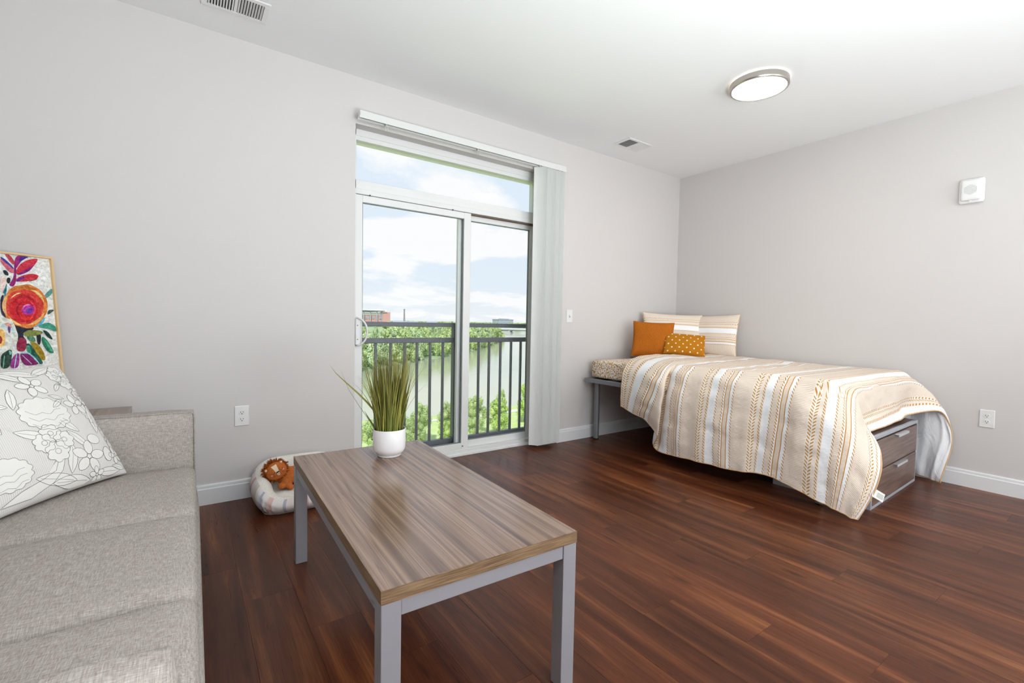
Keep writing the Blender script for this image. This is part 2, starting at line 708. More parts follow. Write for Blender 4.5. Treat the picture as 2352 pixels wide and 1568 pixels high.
def b_polka(nt, bs):
    u, v, _ = nt.sep(nt.coord('UV'))
    row = nt.m('FLOOR', nt.m('MULTIPLY', v, 6.0))
    x = nt.m('FRACT', nt.m('ADD', nt.m('MULTIPLY', u, 5.5), nt.m('MULTIPLY', nt.m('MODULO', row, 2.0), 0.5)))
    y = nt.m('FRACT', nt.m('MULTIPLY', v, 6.0))
    dx = nt.m('MULTIPLY', nt.m('SUBTRACT', x, 0.5), 1.75)
    dy = nt.m('SUBTRACT', y, 0.5)
    dd = nt.m('SQRT', nt.m('ADD', nt.m('MULTIPLY', dx, dx), nt.m('MULTIPLY', dy, dy)))
    return nt.mix(nt.m('LESS_THAN', dd, 0.175), lin((182, 116, 28)), lin((244, 226, 196)))


material('mustard_dots', rough=0.9, spec=0.1, build=b_polka)


def b_petbed(nt, bs):
    u, v, _ = nt.sep(nt.coord('UV'))
    c = nt.ramp(nt.m('FRACT', u), [(0.0, lin((228, 221, 217))), (0.10, lin((214, 176, 172))), (0.18, lin((228, 221, 219))), (0.33, lin((218, 210, 209))), (0.40, lin((210, 198, 168))), (0.43, lin((228, 222, 222))), (0.53, lin((172, 176, 192))), (0.56, lin((230, 223, 221))), (0.66, lin((222, 188, 180))), (0.73, lin((232, 226, 222))), (0.86, lin((178, 182, 194))), (0.90, lin((226, 216, 211)))], 'CONSTANT')
    rib = nt.m('LESS_THAN', nt.m('FRACT', nt.m('MULTIPLY', u, 60.0)), 0.4)
    c = nt.mix(nt.m('MULTIPLY', rib, 0.2), c, lin((176, 156, 156)))
    return c


material('petbed_stripe', rough=0.95, spec=0.1, build=b_petbed)


def b_fleece(nt, bs):
    n = nt.noise(nt.coord('Object'), 160.0, 4, 0.6)
    nt.put(bs.inputs['Normal'], nt.bump(n, 0.4, 0.006))
    return nt.ramp(n, [(0.3, lin((214, 208, 200))), (0.7, lin((240, 236, 228)))])


material('petbed_fleece', rough=1.0, spec=0.05, build=b_fleece)


def b_plush(c1, c2):
    def b(nt, bs):
        n = nt.noise(nt.coord('Object'), 90.0, 4, 0.6)
        nt.put(bs.inputs['Normal'], nt.bump(n, 0.3, 0.004))
        return nt.ramp(n, [(0.3, lin(c1)), (0.7, lin(c2))])
    return b


material('lion_body', rough=0.95, spec=0.1, build=b_plush((176, 94, 46), (202, 116, 60)))
material('lion_mane', rough=0.95, spec=0.1, build=b_plush((120, 56, 18), (176, 92, 36)))
material('lion_cream', (236, 212, 180), 0.9)
material('lion_dark', (34, 24, 20), 0.7)
material('lion_pink', (226, 150, 130), 0.9)


def b_grass_blade(nt, bs):
    u, v, _ = nt.sep(nt.coord('UV'))
    c1 = nt.ramp(u, [(0.0, lin((96, 112, 42))), (0.35, lin((138, 146, 60))), (0.7, lin((166, 160, 76))), (1.0, lin((112, 132, 62)))])
    return nt.mix(nt.m('MULTIPLY', v, 0.5), c1, lin((130, 104, 66)))


material('faux_grass', rough=0.5, spec=0.35, build=b_grass_blade)


def b_leaf(c1, c2, c3):
    def b(nt, bs):
        g = nt.node('ShaderNodeNewGeometry')
        r = g.outputs['Random Per Island']
        rnd = nt.node('ShaderNodeObjectInfo').outputs['Random']
        c = nt.ramp(r, [(0.0, lin(c1)), (0.5, lin(c2)), (1.0, lin(c3))])
        k = nt.m('ADD', 0.85, nt.m('MULTIPLY', rnd, 0.3))
        return nt.vm('MULTIPLY', c, nt.comb(k, k, k))
    return b


material('leaf_green', rough=0.6, spec=0.2, build=b_leaf((132, 160, 104), (168, 190, 128), (202, 214, 156)))
material('leaf_bright', rough=0.6, spec=0.2, build=b_leaf((134, 170, 84), (172, 202, 108), (208, 224, 146)))
material('leaf_far', rough=0.8, spec=0.1, build=b_leaf((140, 166, 128), (168, 190, 146), (194, 208, 166)))
material('bark', (104, 92, 80), 0.9)


def b_water(nt, bs):
    co = nt.coord('Object')
    n = nt.noise(nt.scale(co, (0.5, 0.5, 1.0)), 1.0, 4, 0.6)
    big = nt.noise(nt.scale(co, (0.012, 0.02, 1.0)), 1.0, 3, 0.5)
    nt.put(bs.inputs['Normal'], nt.bump(n, 0.06, 0.3))
    return nt.mix(big, lin((164, 166, 136)), lin((176, 182, 164)))


material('river_water', rough=0.12, spec=0.5, build=b_water)


def b_ground(c1, c2, sc):
    def b(nt, bs):
        n = nt.noise(nt.coord('Object'), sc, 5, 0.6)
        return nt.ramp(n, [(0.35, lin(c1)), (0.65, lin(c2))])
    return b


material('lawn', rough=0.9, spec=0.1, build=b_ground((170, 190, 124), (190, 206, 146), 0.35))
material('far_land', rough=0.95, spec=0.05, build=b_ground((132, 156, 116), (170, 184, 140), 0.01))
material('path_paving', rough=0.9, build=b_ground((206, 198, 190), (222, 214, 206), 1.0))
material('bridge_concrete', (188, 192, 200), 0.85)
material('brick_red', (196, 152, 146), 0.9)
material('stadium_steel', (160, 168, 176), 0.6)
material('stadium_pale', (226, 222, 222), 0.8)
material('stack_brick', (140, 140, 140), 0.9)
material('block_grey', (150, 160, 176), 0.9)


# ------------------------------------------------------------------ room shell
H = 2.74
XL, YB = -5.50, -5.60          # left wall, wall behind the camera
DX0, DX1, DZ = -3.585, -1.915, 2.43   # patio door opening

fl = MB().box(XL - 0.2, 0.2, YB - 0.2, 0.22, -0.25, -0.012)
floor = tag(obj('floor', fl, 'subfloor'), 'dark red brown wood plank floor of the room', None, None, 'structure')
PW, PL, GAP = 0.178, 1.22, 0.0002
full = MB().cbox(-PW / 2 + GAP, PW / 2 - GAP, -PL / 2 + GAP, PL / 2 - GAP, -0.012, 0.0, 0.0004).mesh('plank')
full.materials.append(MATS['wood_plank'])
rnd = random.Random(4)
k0 = math.floor((XL + 2.76) / PW)
k = k0
while -2.76 + k * PW < 0:
    x0, x1 = max(XL, -2.76 + k * PW), min(0.0, -2.76 + (k + 1) * PW)
    ys = -1.51 - 0.305 * k
    ys -= math.floor((ys - 0.0) / PL) * PL      # first joint above y=0
    while ys > 0.09 + 1e-6:
        ys -= PL
    ytop = ys + PL
    while ytop > YB:
        y1, y0 = min(ytop, 0.085), max(ytop - PL, YB)
        if y1 - y0 > 0.01 and x1 - x0 > 0.01:
            whole = abs((y1 - y0) - PL) < 1e-6 and abs((x1 - x0) - PW) < 1e-6
            if whole:
                inst(full, 'plank', floor, Matrix.Translation(((x0 + x1) / 2, (y0 + y1) / 2, 0)))
            else:
                cx, cy = (x0 + x1) / 2, (y0 + y1) / 2
                me = MB().cbox(x0 - cx + GAP, x1 - cx - GAP, y0 - cy + GAP, y1 - cy - GAP, -0.012, 0.0, 0.0004).mesh('plank')
                me.materials.append(MATS['wood_plank'])
                inst(me, 'plank', floor, Matrix.Translation((cx, cy, 0)))
        ytop -= PL
    k += 1

tag(obj('ceiling', MB().box(XL - 0.2, 0.2, YB - 0.2, 0.2, H, H + 0.25), 'ceiling_paint'), 'plain white flat ceiling', None, None, 'structure')
wb = MB()
wb.box(XL - 0.2, DX0, 0.0, 0.2, 0.0, H).box(DX1, 0.2, 0.0, 0.2, 0.0, H).box(DX0, DX1, 0.0, 0.2, DZ, H).box(DX0, DX1, 0.09, 0.2, -0.25, 0.0)
tag(obj('wall_back', wb, 'wall_paint'), 'pale grey wall with the glass patio door', None, None, 'structure')
tag(obj('wall_right', MB().box(0.0, 0.2, YB - 0.2, 0.0, 0.0, H), 'wall_paint'), 'pale grey wall behind the bed', None, None, 'structure')
tag(obj('wall_left', MB().box(XL - 0.2, XL, YB - 0.2, 0.0, 0.0, H), 'wall_paint'), 'pale grey wall behind the sofa', None, None, 'structure')
tag(obj('wall_front', MB().box(XL, 0.0, YB - 0.2, YB, 0.0, H), 'wall_paint'), 'pale grey wall facing the patio door', None, None, 'structure')


def baseboard(name, a, b, nrm, label):
    a, b, nrm = Vector(a), Vector(b), Vector(nrm)
    prof = [(0.0, 0.0), (0.014, 0.0), (0.014, 0.092), (0.011, 0.097), (0.010, 0.112), (0.007, 0.118), (0.0, 0.119)]
    m = MB()
    n = len(prof)
    for e in (a, b):
        for d, z in prof:
            m.v.append(e + nrm * d + Vector((0, 0, z)))
    for i in range(n - 1):
        m.face((i, i + 1, n + i + 1, n + i))
    m.face(tuple(range(n))[::-1])
    m.face(tuple(range(n, 2 * n)))
    return tag(obj(name, m, 'trim_white'), label, None, None, 'structure')


baseboard('baseboard_back', (-1.745, 0, 0), (0, 0, 0), (0, -1, 0), 'white baseboard between the blinds and the corner')
baseboard('baseboard_left', (XL, 0, 0), (DX0, 0, 0), (0, -1, 0), 'white baseboard left of the patio door')
baseboard('baseboard_right', (0, 0, 0), (0, YB, 0), (-1, 0, 0), 'white baseboard along the wall behind the bed')

# ------------------------------------------------------------------ patio door with transom
door = thing('door_1', 'white framed sliding glass patio door with transom window above', None, ((DX0 + DX1) / 2, 0.1, 0), kind='structure')
FY0, FY1 = 0.083, 0.19
m = MB()
m.cbox(DX0, DX0 + 0.03, FY0, FY1, 0.0, DZ, 0.002).cbox(DX1 - 0.05, DX1, FY0, FY1, 0.0, DZ, 0.002)
m.cbox(DX0, DX1, FY0, FY1, 2.385, DZ, 0.002)
obj('door_frame', m, 'vinyl_white', door)
m = MB()
m.cbox(DX0 + 0.02, DX1 - 0.02, FY0 + 0.006, FY1, 2.355, 2.388, 0.002)
obj('transom_stop', m, 'vinyl_white', door)
m = MB()
m.cbox(DX0 + 0.02, DX1 - 0.02, FY0, FY1, 2.02, 2.082, 0.002).cbox(DX0 + 0.02, DX1 - 0.02, FY0 - 0.006, FY1, 1.985, 2.022, 0.002)
obj('mullion', m, 'vinyl_white', door)
obj('sill', MB().cbox(DX0, DX1, 0.08, FY1 + 0.03, 0.0, 0.055, 0.003).cbox(DX0, DX1, 0.074, 0.082, 0.0, 0.022, 0.002), 'vinyl_white', door)
p = obj('transom_pane', MB().box(DX0 + 0.02, DX1 - 0.04, 0.13, 0.136, 2.07, 2.37), 'pane_glass', door)


def sash(name, x0, x1, y0, y1, z0, z1, st, top, bot, label):
    s = obj(name, MB().cbox(x0, x0 + st, y0, y1, z0, z1, 0.002).cbox(x1 - st, x1, y0, y1, z0, z1, 0.002).cbox(x0 + st, x1 - st, y0, y1, z1 - top, z1, 0.002).cbox(x0 + st, x1 - st, y0, y1, z0, z0 + bot, 0.002), 'vinyl_white', door)
    s['label'] = label
    g = 0.005
    a, b, c, d = x0 + st, x1 - st, z0 + bot, z1 - top
    ym = (y0 + y1) / 2
    gk = MB().box(a, a + g, y0 + 0.008, y1 - 0.008, c, d).box(b - g, b, y0 + 0.008, y1 - 0.008, c, d).box(a, b, y0 + 0.008, y1 - 0.008, c, c + g).box(a, b, y0 + 0.008, y1 - 0.008, d - g, d)
    obj('gasket', gk, 'gasket', s)
    obj('pane', MB().box(a - 0.004, b + 0.004, ym - 0.003, ym + 0.003, c - 0.004, d + 0.004), 'pane_glass', s)
    return s


act = sash('sliding_panel', -3.572, -2.628, 0.085, 0.118, 0.055, 1.982, 0.064, 0.05, 0.05, 'inner sliding glass panel')
fix = sash('fixed_panel', -2.72, DX1 - 0.02, 0.128, 0.160, 0.05, 1.985, 0.06, 0.05, 0.058, 'outer glass panel')
obj('shadow_strip', MB().box(-2.63, DX1 - 0.05, 0.10, 0.127, 1.975, 1.985), 'shadow_brown', door)  # brown strip coloured as the shadow above the fixed panel
for x, z in ((-3.46, 1.985), (-2.80, 1.985)):
    obj('screw', MB().lathe([(0.0, -0.003), (0.006, -0.003), (0.006, 0.003), (0.0, 0.003)], (0, 0, 0), 10, M=Matrix.Translation((x, 0.079, z)) @ Matrix.Rotation(PI / 2, 4, 'X')), 'screw', door)
obj('screw', MB().lathe([(0.0, -0.003), (0.005, -0.003), (0.005, 0.003), (0.0, 0.003)], (0, 0, 0), 10, M=Matrix.Translation((-2.68, 0.083, 0.08)) @ Matrix.Rotation(PI / 2, 4, 'X')), 'screw', act)
# D shaped pull handle
m = MB()
prof = []
for i in range(13):
    a = -PI / 2 + PI * i / 12
    prof.append((-3.553 + 0.052 * math.cos(a), 1.02 + 0.095 * math.sin(a)))
m.cbox(-3.561, -3.522, 0.066, 0.086, 0.925, 1.115, 0.004)
obj('handle_plate', m, 'vinyl_white', door, 40)
pts = [(-3.553 + 0.066 * math.cos(-PI / 2 + PI * i / 16), 0.064 - 0.028 * math.sin(PI * i / 16), 1.02 + 0.097 * math.sin(-PI / 2 + PI * i / 16)) for i in range(17)]
hd = obj('pull_handle', MB().tube(pts, 0.0065, 8), 'vinyl_white', door, True)
for z in (0.965, 1.065):
    obj('screw', MB().lathe([(0, -0.001), (0.004, -0.001), (0.004, 0.001), (0, 0.001)], (0, 0, 0), 8, M=Matrix.Translation((-3.546, 0.0655, z)) @ Matrix.Rotation(PI / 2, 4, 'X')), 'screw', door)

# ------------------------------------------------------------------ vertical blind drawn to the right
bl = thing('vertical_blind', 'white vertical blind drawn open and stacked right of the patio door', 'blind', (-1.93, -0.05, 0.03))
m = MB().cbox(-3.585, -1.775, -0.10, -0.055, 2.448, 2.486, 0.003)
hr = obj('headrail', m, 'blind_white', bl)
obj('track_groove', MB().box(-3.575, -1.785, -0.090, -0.066, 2.4455, 2.4495), 'blind_grey', hr)
obj('track_lip', MB().box(-3.588, -1.775, -0.101, -0.098, 2.436, 2.452).box(-3.588, -1.775, -0.058, -0.055, 2.436, 2.452), 'blind_white', hr)
for x in (-3.37, -2.64, -1.90):
    obj('bracket', MB().cbox(x - 0.016, x + 0.016, -0.085, 0.0, 2.487, 2.492, 0.001).cbox(x - 0.016, x + 0.016, -0.006, 0.0, 2.45, 2.492, 0.001), 'blind_white', bl)
for x in (-3.40, -2.67):
    obj('vane_clip', MB().cbox(x - 0.006, x + 0.006, -0.084, -0.072, 2.425, 2.446, 0.001).cbox(x - 0.009, x - 0.005, -0.082, -0.074, 2.395, 2.43, 0.001).cbox(x + 0.005, x + 0.009, -0.082, -0.074, 2.395, 2.43, 0.001), 'clear_plastic', bl)
NV = 13
for i in range(NV):
    x = -2.058 + i * 0.0198
    ang = R(rnd.uniform(-4, 4) + 38)
    w = 0.089
    yc = -0.068 + rnd.uniform(-0.002, 0.002)

    def fn(u, v, w=w):
        a = (u - 0.5) * w
        return (0.006 * (1 - (2 * u - 1) ** 2), a, 0.034 + v * 2.402)
    m = MB()
    M = Matrix.Translation((x, yc, 0)) @ Matrix.Rotation(ang, 4, 'Z')
    m.grid(lambda u, v: M @ Vector(fn(u, v)), 5, 1)
    m.grid(lambda u, v: M @ (Vector(fn(u, v)) + Vector((0.0012, 0, 0))), 5, 1, flip=True)
    nn = 6
    for j in range(2):
        b0, b1 = j * nn, 2 * nn + j * nn
        for q in range(5):
            m.face((b0 + q, b0 + q + 1, b1 + q + 1, b1 + q) if j else (b0 + q + 1, b0 + q, b1 + q, b1 + q + 1))
    for q in (0, 5):
        m.face((q, nn + q, 2 * nn + nn + q, 2 * nn + q) if q else (nn + q, q, 2 * nn + q, 2 * nn + nn + q))
    obj('vane', m, 'vane_vinyl', bl, 50)
    obj('carrier', MB().cbox(x - 0.005, x + 0.005, -0.083, -0.073, 2.43, 2.447, 0.001), 'clear_plastic', bl)


# ------------------------------------------------------------------ wall and ceiling fittings
def wallM(side, a, z):
    """frame whose x runs along the wall to the viewer's right, y up, z out of the wall"""
    if side == 'back':
        return Matrix(((1, 0, 0, a), (0, 0, -1, 0.0), (0, 1, 0, z), (0, 0, 0, 1)))
    return Matrix(((0, 0, -1, 0.0), (-1, 0, 0, a), (0, 1, 0, z), (0, 0, 0, 1)))


def outlet(side, a, z, label):
    t = thing('power_outlet', label, 'outlet', (wallM(side, a, z)).translation, group=None)
    M = wallM(side, a, z)
    obj('cover_plate', MB().cbox(-0.0385, 0.0385, -0.0615, 0.0615, 0.0, 0.006, 0.003, M=M), 'plate_white', t)
    for s in (0.021, -0.021):
        m = MB()
        prof = [(0.0165 * math.cos(q), max(-0.0135, min(0.0135, 0.0165 * math.sin(q)))) for q in [2 * PI * i / 24 for i in range(24)]]
        n = len(prof)
        m.add([(x, y + s, 0.006) for x, y in prof] + [(x * 0.96, y * 0.96 + s, 0.0085) for x, y in prof], [tuple((i, (i + 1) % n, n + (i + 1) % n, n + i)) for i in range(n)] + [tuple(range(n, 2 * n))], 0, M)
        r_ = obj('receptacle', m, 'plate_white', t)
        obj('slot', MB().box(-0.0075, -0.005, s - 0.002, s + 0.007, 0.0083, 0.0089, M=M), 'dark_hole', r_)
        obj('slot', MB().box(0.005, 0.0072, s - 0.001, s + 0.007, 0.0083, 0.0089, M=M), 'dark_hole', r_)
        obj('ground_hole', MB().lathe([(0.0, 0.0083), (0.0028, 0.0083), (0.0028, 0.0089), (0.0, 0.0089)], (0, s - 0.0075, 0), 10, M=M), 'dark_hole', r_)
    obj('screw', MB().lathe([(0.0, 0.006), (0.003, 0.006), (0.003, 0.0072), (0, 0.0072)], (0, 0, 0), 10, M=M), 'plate_white', t)
    return t


outlet('back', -4.262, 0.508, 'white duplex outlet on the wall above the stuffed lion')
outlet('right', -2.528, 0.501, 'white duplex outlet on the wall right of the bed')
M = wallM('back', -1.612, 1.173)
t = thing('light_switch', 'white single light switch on the wall between blinds and bed', 'switch', M.translation)
obj('cover_plate', MB().cbox(-0.037, 0.037, -0.060, 0.060, 0.0, 0.006, 0.003, M=M), 'plate_white', t)
obj('toggle', MB().cbox(-0.005, 0.005, -0.004, 0.012, 0.005, 0.014, 0.0015, M=M), 'plate_white', t)
obj('toggle_slot', MB().box(-0.0065, 0.0065, -0.012, 0.0125, 0.006, 0.0064, M=M), 'gasket', t)

# fire alarm speaker on the right wall
M = wallM('right', -2.385, 2.088)
t = thing('alarm_speaker', 'white square alarm speaker with round perforated grille on the right wall', 'alarm', M.translation)
obj('base_plate', MB().rbox(-0.066, 0.066, -0.085, 0.085, 0.0, 0.03, 0.014, 6, M=M), 'plate_white', t, True)
obj('front_cover', MB().rbox(-0.052, 0.050, -0.068, 0.074, 0.02, 0.05, 0.012, 6, M=M), 'plate_white', t, True)
gm = MB()
for i in range(-6, 7):
    for j in range(-6, 7):
        x, y = i * 0.0062 + (0.0031 if j % 2 else 0), j * 0.0054
        if x * x + y * y < 0.033 ** 2:
            gm.lathe([(0.0, 0.0500), (0.0017, 0.0500), (0.0017, 0.0505), (0.0, 0.0505)], (x - 0.002, y + 0.004, 0), 6, M=M)
tag(obj('grille_hole', gm, 'gasket', t), 'dark grille perforations', kind='stuff')
obj('lock_tab', MB().cbox(-0.006, 0.006, -0.08, -0.07, 0.03, 0.046, 0.001, M=M), 'plate_white', t)


def vent(x0, x1, y0, y1, label):
    cx, cy = (x0 + x1) / 2, (y0 + y1) / 2
    t = thing('ceiling_vent', label, 'vent', (cx, cy, H))
    z0 = H - 0.007
    b = 0.028
    fr = MB()
    fr.cbox(x0, x1, y0, y0 + b, z0, H, 0.002).cbox(x0, x1, y1 - b, y1, z0, H, 0.002).cbox(x0, x0 + b, y0 + b, y1 - b, z0, H, 0.002).cbox(x1 - b, x1, y0 + b, y1 - b, z0, H, 0.002)
    obj('frame', fr, 'plate_white', t)
    obj('divider', MB().cbox(cx - 0.007, cx + 0.007, y0 + b, y1 - b, z0 + 0.001, H, 0.001), 'plate_white', t)
    obj('duct_backing', MB().box(x0 + b, x1 - b, y0 + b, y1 - b, H - 0.0012, H - 0.0004), 'dark_hole', t)
    for side in (-1, 1):
        xa = (x0 + b) if side < 0 else (cx + 0.007)
        xb = (cx - 0.007) if side < 0 else (x1 - b)
        for i in range(9):
            x = xa + (i + 0.5) * (xb - xa) / 9
            M = Matrix.Translation((x, cy, H - 0.0045)) @ Matrix.Rotation(R(40 * side), 4, 'Y')
            obj('fin', MB().box(-0.0048, 0.0048, -(y1 - y0) / 2 + b, (y1 - y0) / 2 - b, -0.0007, 0.0007, M=M), 'plate_white', t)
    for (x, y) in ((x0 + b / 2, cy), (x1 - b / 2, cy)):
        obj('screw', MB().lathe([(0.0, -0.001), (0.004, -0.001), (0.004, 0.0), (0, 0.0)], (x, y, z0), 10), 'plate_white', t)
    return t


vent(-4.458, -4.155, -0.45, -0.248, 'white ceiling vent above the wall left of the patio door')
vent(-1.348, -1.035, -0.437, -0.241, 'small white ceiling vent near the corner above the bed')

# flush ceiling lamp
LX, LY, LR = -1.400, -1.580, 0.178
t = thing('ceiling_lamp', 'round flush ceiling lamp with brushed nickel ring and glowing diffuser', 'lamp', (LX, LY, H))
obj('ring', MB().lathe([(LR - 0.028, H - 0.012), (LR, H - 0.012), (LR + 0.002, H - 0.046), (LR - 0.002, H - 0.052), (LR - 0.014, H - 0.053), (LR - 0.016, H - 0.047)], (LX, LY, 0), 64), 'nickel', t, 35)
prof = [(LR - 0.015, H - 0.047)] + [((LR - 0.015) * math.cos(q), H - 0.047 - 0.007 * math.sin(q)) for q in [PI / 2 * i / 8 for i in range(1, 8)]] + [(0.0, H - 0.054)]
obj('diffuser', MB().lathe(prof, (LX, LY, 0), 64), 'lamp_diffuser', t, True)
obj('backplate', MB().lathe([(0.0, H), (0.12, H), (0.12, H - 0.014), (0, H - 0.014)], (LX, LY, 0), 40), 'plate_white', t, 35)
obj('finial', MB().lathe([(0.0, H - 0.062), (0.005, H - 0.061), (0.006, H - 0.054), (0, H - 0.053)], (LX + 0.055, LY + 0.03, 0), 12), 'plate_white', t, True)


# ------------------------------------------------------------------ coffee table
TX, TY, TR = -3.857, -1.592, R(-1.52)
tb = thing('coffee_table', 'coffee table with striped brown wood top and square grey metal legs', 'table', (TX, TY, 0), TR)
TM = ROOT[tb.name]
HX, HY = 0.301, 0.624
top = obj('tabletop', MB().box(-HX + 0.001, HX - 0.001, -HY + 0.001, HY - 0.001, 0.446, 0.480, M=TM), 'zebra_wood', tb)
for (x0, x1, y0, y1) in ((-HX, HX, -HY, -HY + 0.002), (-HX, HX, HY - 0.002, HY), (-HX, -HX + 0.002, -HY + 0.002, HY - 0.002), (HX - 0.002, HX, -HY + 0.002, HY - 0.002)):
    obj('edge_band', MB().box(x0, x1, y0, y1, 0.4455, 0.4798, M=TM), 'zebra_edge', top)
for sx in (-1, 1):
    for sy in (-1, 1):
        x0, x1 = sorted((sx * HX, sx * (HX - 0.051)))
        y0, y1 = sorted((sy * HY, sy * (HY - 0.051)))
        obj('leg', MB().cbox(x0 + 0.001, x1 - 0.001, y0 + 0.001, y1 - 0.001, 0.0, 0.4455, 0.0012, M=TM), 'grey_metal', tb)
for s in (-1, 1):
    y0, y1 = sorted((s * (HY - 0.004), s * (HY - 0.030)))
    obj('apron', MB().cbox(-HX + 0.051, HX - 0.051, y0, y1, 0.405, 0.4455, 0.001, M=TM), 'grey_metal', tb)
    x0, x1 = sorted((s * (HX - 0.004), s * (HX - 0.030)))
    obj('apron', MB().cbox(x0, x1, -HY + 0.051, HY - 0.051, 0.405, 0.4455, 0.001, M=TM), 'grey_metal', tb)

# ------------------------------------------------------------------ potted faux grass on the table
PX, PY, PZ = -3.768, -1.165, 0.480
pl = thing('potted_grass', 'faux grass plant in a white ceramic pot on the coffee table', 'plant', (PX, PY, PZ))
prof = [(0.0, 0.002), (0.050, 0.0), (0.0535, 0.003), (0.0540, 0.008), (0.0565, 0.012), (0.063, 0.018), (0.069, 0.027), (0.0725, 0.039), (0.0735, 0.055), (0.0735, 0.124), (0.0725, 0.127), (0.0705, 0.126), (0.0695, 0.11), (0.069, 0.06), (0.0, 0.05)]
obj('pot', MB().lathe(prof, (PX, PY, PZ), 56), 'ceramic', pl, 40)
obj('soil', MB().lathe([(0.0, 0.112), (0.0696, 0.110), (0.0696, 0.104), (0, 0.104)], (PX, PY, PZ), 32), 'soil', pl)
rg = random.Random(11)


def blade(m, pts, w, uu, face=None):
    """tapered, creased grass blade along pts"""
    n = len(pts)
    pts = [Vector(p) for p in pts]
    side = Vector((math.cos(uu * 40), math.sin(uu * 40), 0)) if face is None else Vector(face)
    b = len(m.v)
    for i, p in enumerate(pts):
        f = i / (n - 1)
        d = (pts[min(i + 1, n - 1)] - pts[max(i - 1, 0)]).normalized()
        s = (side - d * side.dot(d)).normalized()
        nn = d.cross(s)
        ww = w * (0.55 + 0.9 * f if f < 0.35 else 0.87 * (1 - ((f - 0.35) / 0.65) ** 1.6)) + 0.0003
        for q, off in ((-1, 0.0), (0, 0.35), (1, 0.0)):
            m.v.append(p + s * (q * ww / 2) + nn * (off * ww))
            m.uv[len(m.v) - 1] = (uu, f)
    for i in range(n - 1):
        for q in range(2):
            a = b + i * 3 + q
            m.face((a, a + 1, a + 4, a + 3))


m = MB()
for i in range(380):
    a = rg.uniform(0, 2 * PI)
    r0 = 0.058 * math.sqrt(rg.random())
    hgt = rg.uniform(0.24, 0.40) if i % 4 else rg.uniform(0.10, 0.26)
    lean = rg.uniform(0.0, 0.062) * (0.25 + r0 / 0.058)
    aa = a + rg.uniform(-0.7, 0.7)
    base = Vector((PX + r0 * math.cos(a), PY + r0 * math.sin(a), PZ + 0.108))
    pts = []
    for j in range(7):
        f = j / 6
        l = lean * f ** 1.35 * (hgt / 0.33)
        pts.append(base + Vector((math.cos(aa) * l, math.sin(aa) * l, hgt * f)))
    blade(m, pts, rg.uniform(0.0035, 0.0075), rg.random())
for i in range(34):
    a = rg.uniform(0, 2 * PI)
    base = Vector((PX + 0.05 * math.cos(a), PY + 0.05 * math.sin(a), PZ + 0.108))
    hgt, lean = rg.uniform(0.24, 0.36), rg.uniform(0.05, 0.14)
    blade(m, [base + Vector((math.cos(a) * lean * f ** 1.6, math.sin(a) * lean * f ** 1.6, hgt * f - 0.03 * f ** 4)) for f in [j / 8 for j in range(9)]], 0.0026, rg.random())
tag(obj('grass_blades', m, 'faux_grass', pl, True), 'dense olive green grass blades', kind='stuff')
vdir = (PX - CAM.x, PY - CAM.y)
vl = math.hypot(*vdir)
rt = Vector((vdir[1] / vl, -vdir[0] / vl, 0))     # to the viewer's right
c0 = Vector((PX, PY, PZ))


def sidept(dx, dz, dy=0.0):
    return c0 + rt * dx + Vector((0, 0, dz)) + Vector((vdir[0] / vl, vdir[1] / vl, 0)) * dy


m = MB()
blade(m, [sidept(-0.045, 0.108), sidept(-0.058, 0.16), sidept(-0.072, 0.215), sidept(-0.10, 0.25), sidept(-0.14, 0.292), sidept(-0.19, 0.34), sidept(-0.235, 0.385), sidept(-0.262, 0.425)], 0.010, 0.5, (vdir[1] * 0 + 0.0, 0.0, 1.0))
obj('bent_blade', m, 'faux_grass', pl, True)
m = MB()
blade(m, [sidept(-0.05, 0.108), sidept(-0.08, 0.15), sidept(-0.135, 0.235), sidept(-0.18, 0.31), sidept(-0.215, 0.40)], 0.0024, 0.15, (0, 0, 1))
obj('bent_blade', m, 'faux_grass', pl, True)
m = MB()
blade(m, [sidept(-0.05, 0.108), sidept(-0.068, 0.135), sidept(-0.09, 0.17), sidept(-0.112, 0.212)], 0.011, 0.0, (0, 0, 1))
obj('bent_blade', m, 'faux_grass', pl, True)

# ------------------------------------------------------------------ sofa
sf = thing('sofa', 'grey woven fabric sofa with three seat cushions', 'sofa', (-4.95, -1.63, 0))
obj('base', MB().rbox(-5.40, -4.506, -2.555, -0.705, 0.07, 0.335, 0.02, 5), 'sofa_fabric', sf, True)
SEAMS = (-0.792, -1.378, -1.925, -2.472)
for i in range(3):
    obj('seat_cushion', MB().rbox(-5.17, -4.516, SEAMS[i + 1] + 0.003, SEAMS[i] - 0.003, 0.32, 0.463, 0.035, 10, crown=0.012), 'sofa_fabric', sf, True)
    obj('back_cushion', MB().rbox(-5.30, -5.10, SEAMS[i + 1] + 0.004, SEAMS[i] - 0.004, 0.44, 0.80, 0.06, 8), 'sofa_fabric', sf, True)
obj('backrest', MB().rbox(-5.42, -5.24, -2.56, -0.70, 0.07, 0.74, 0.03, 5), 'sofa_fabric', sf, True)
for (y0, y1, nm) in ((-0.792, -0.695, 1), (-2.565, -2.478, 2)):
    obj('armrest', MB().rbox(-5.42, -4.518 if nm == 1 else -4.538, y0, y1, 0.07, 0.695 if nm == 1 else 0.69, 0.018 if nm == 1 else 0.03, 6), 'sofa_fabric', sf, True)
sf.rotation_euler = (0, 0, R(-0.7))
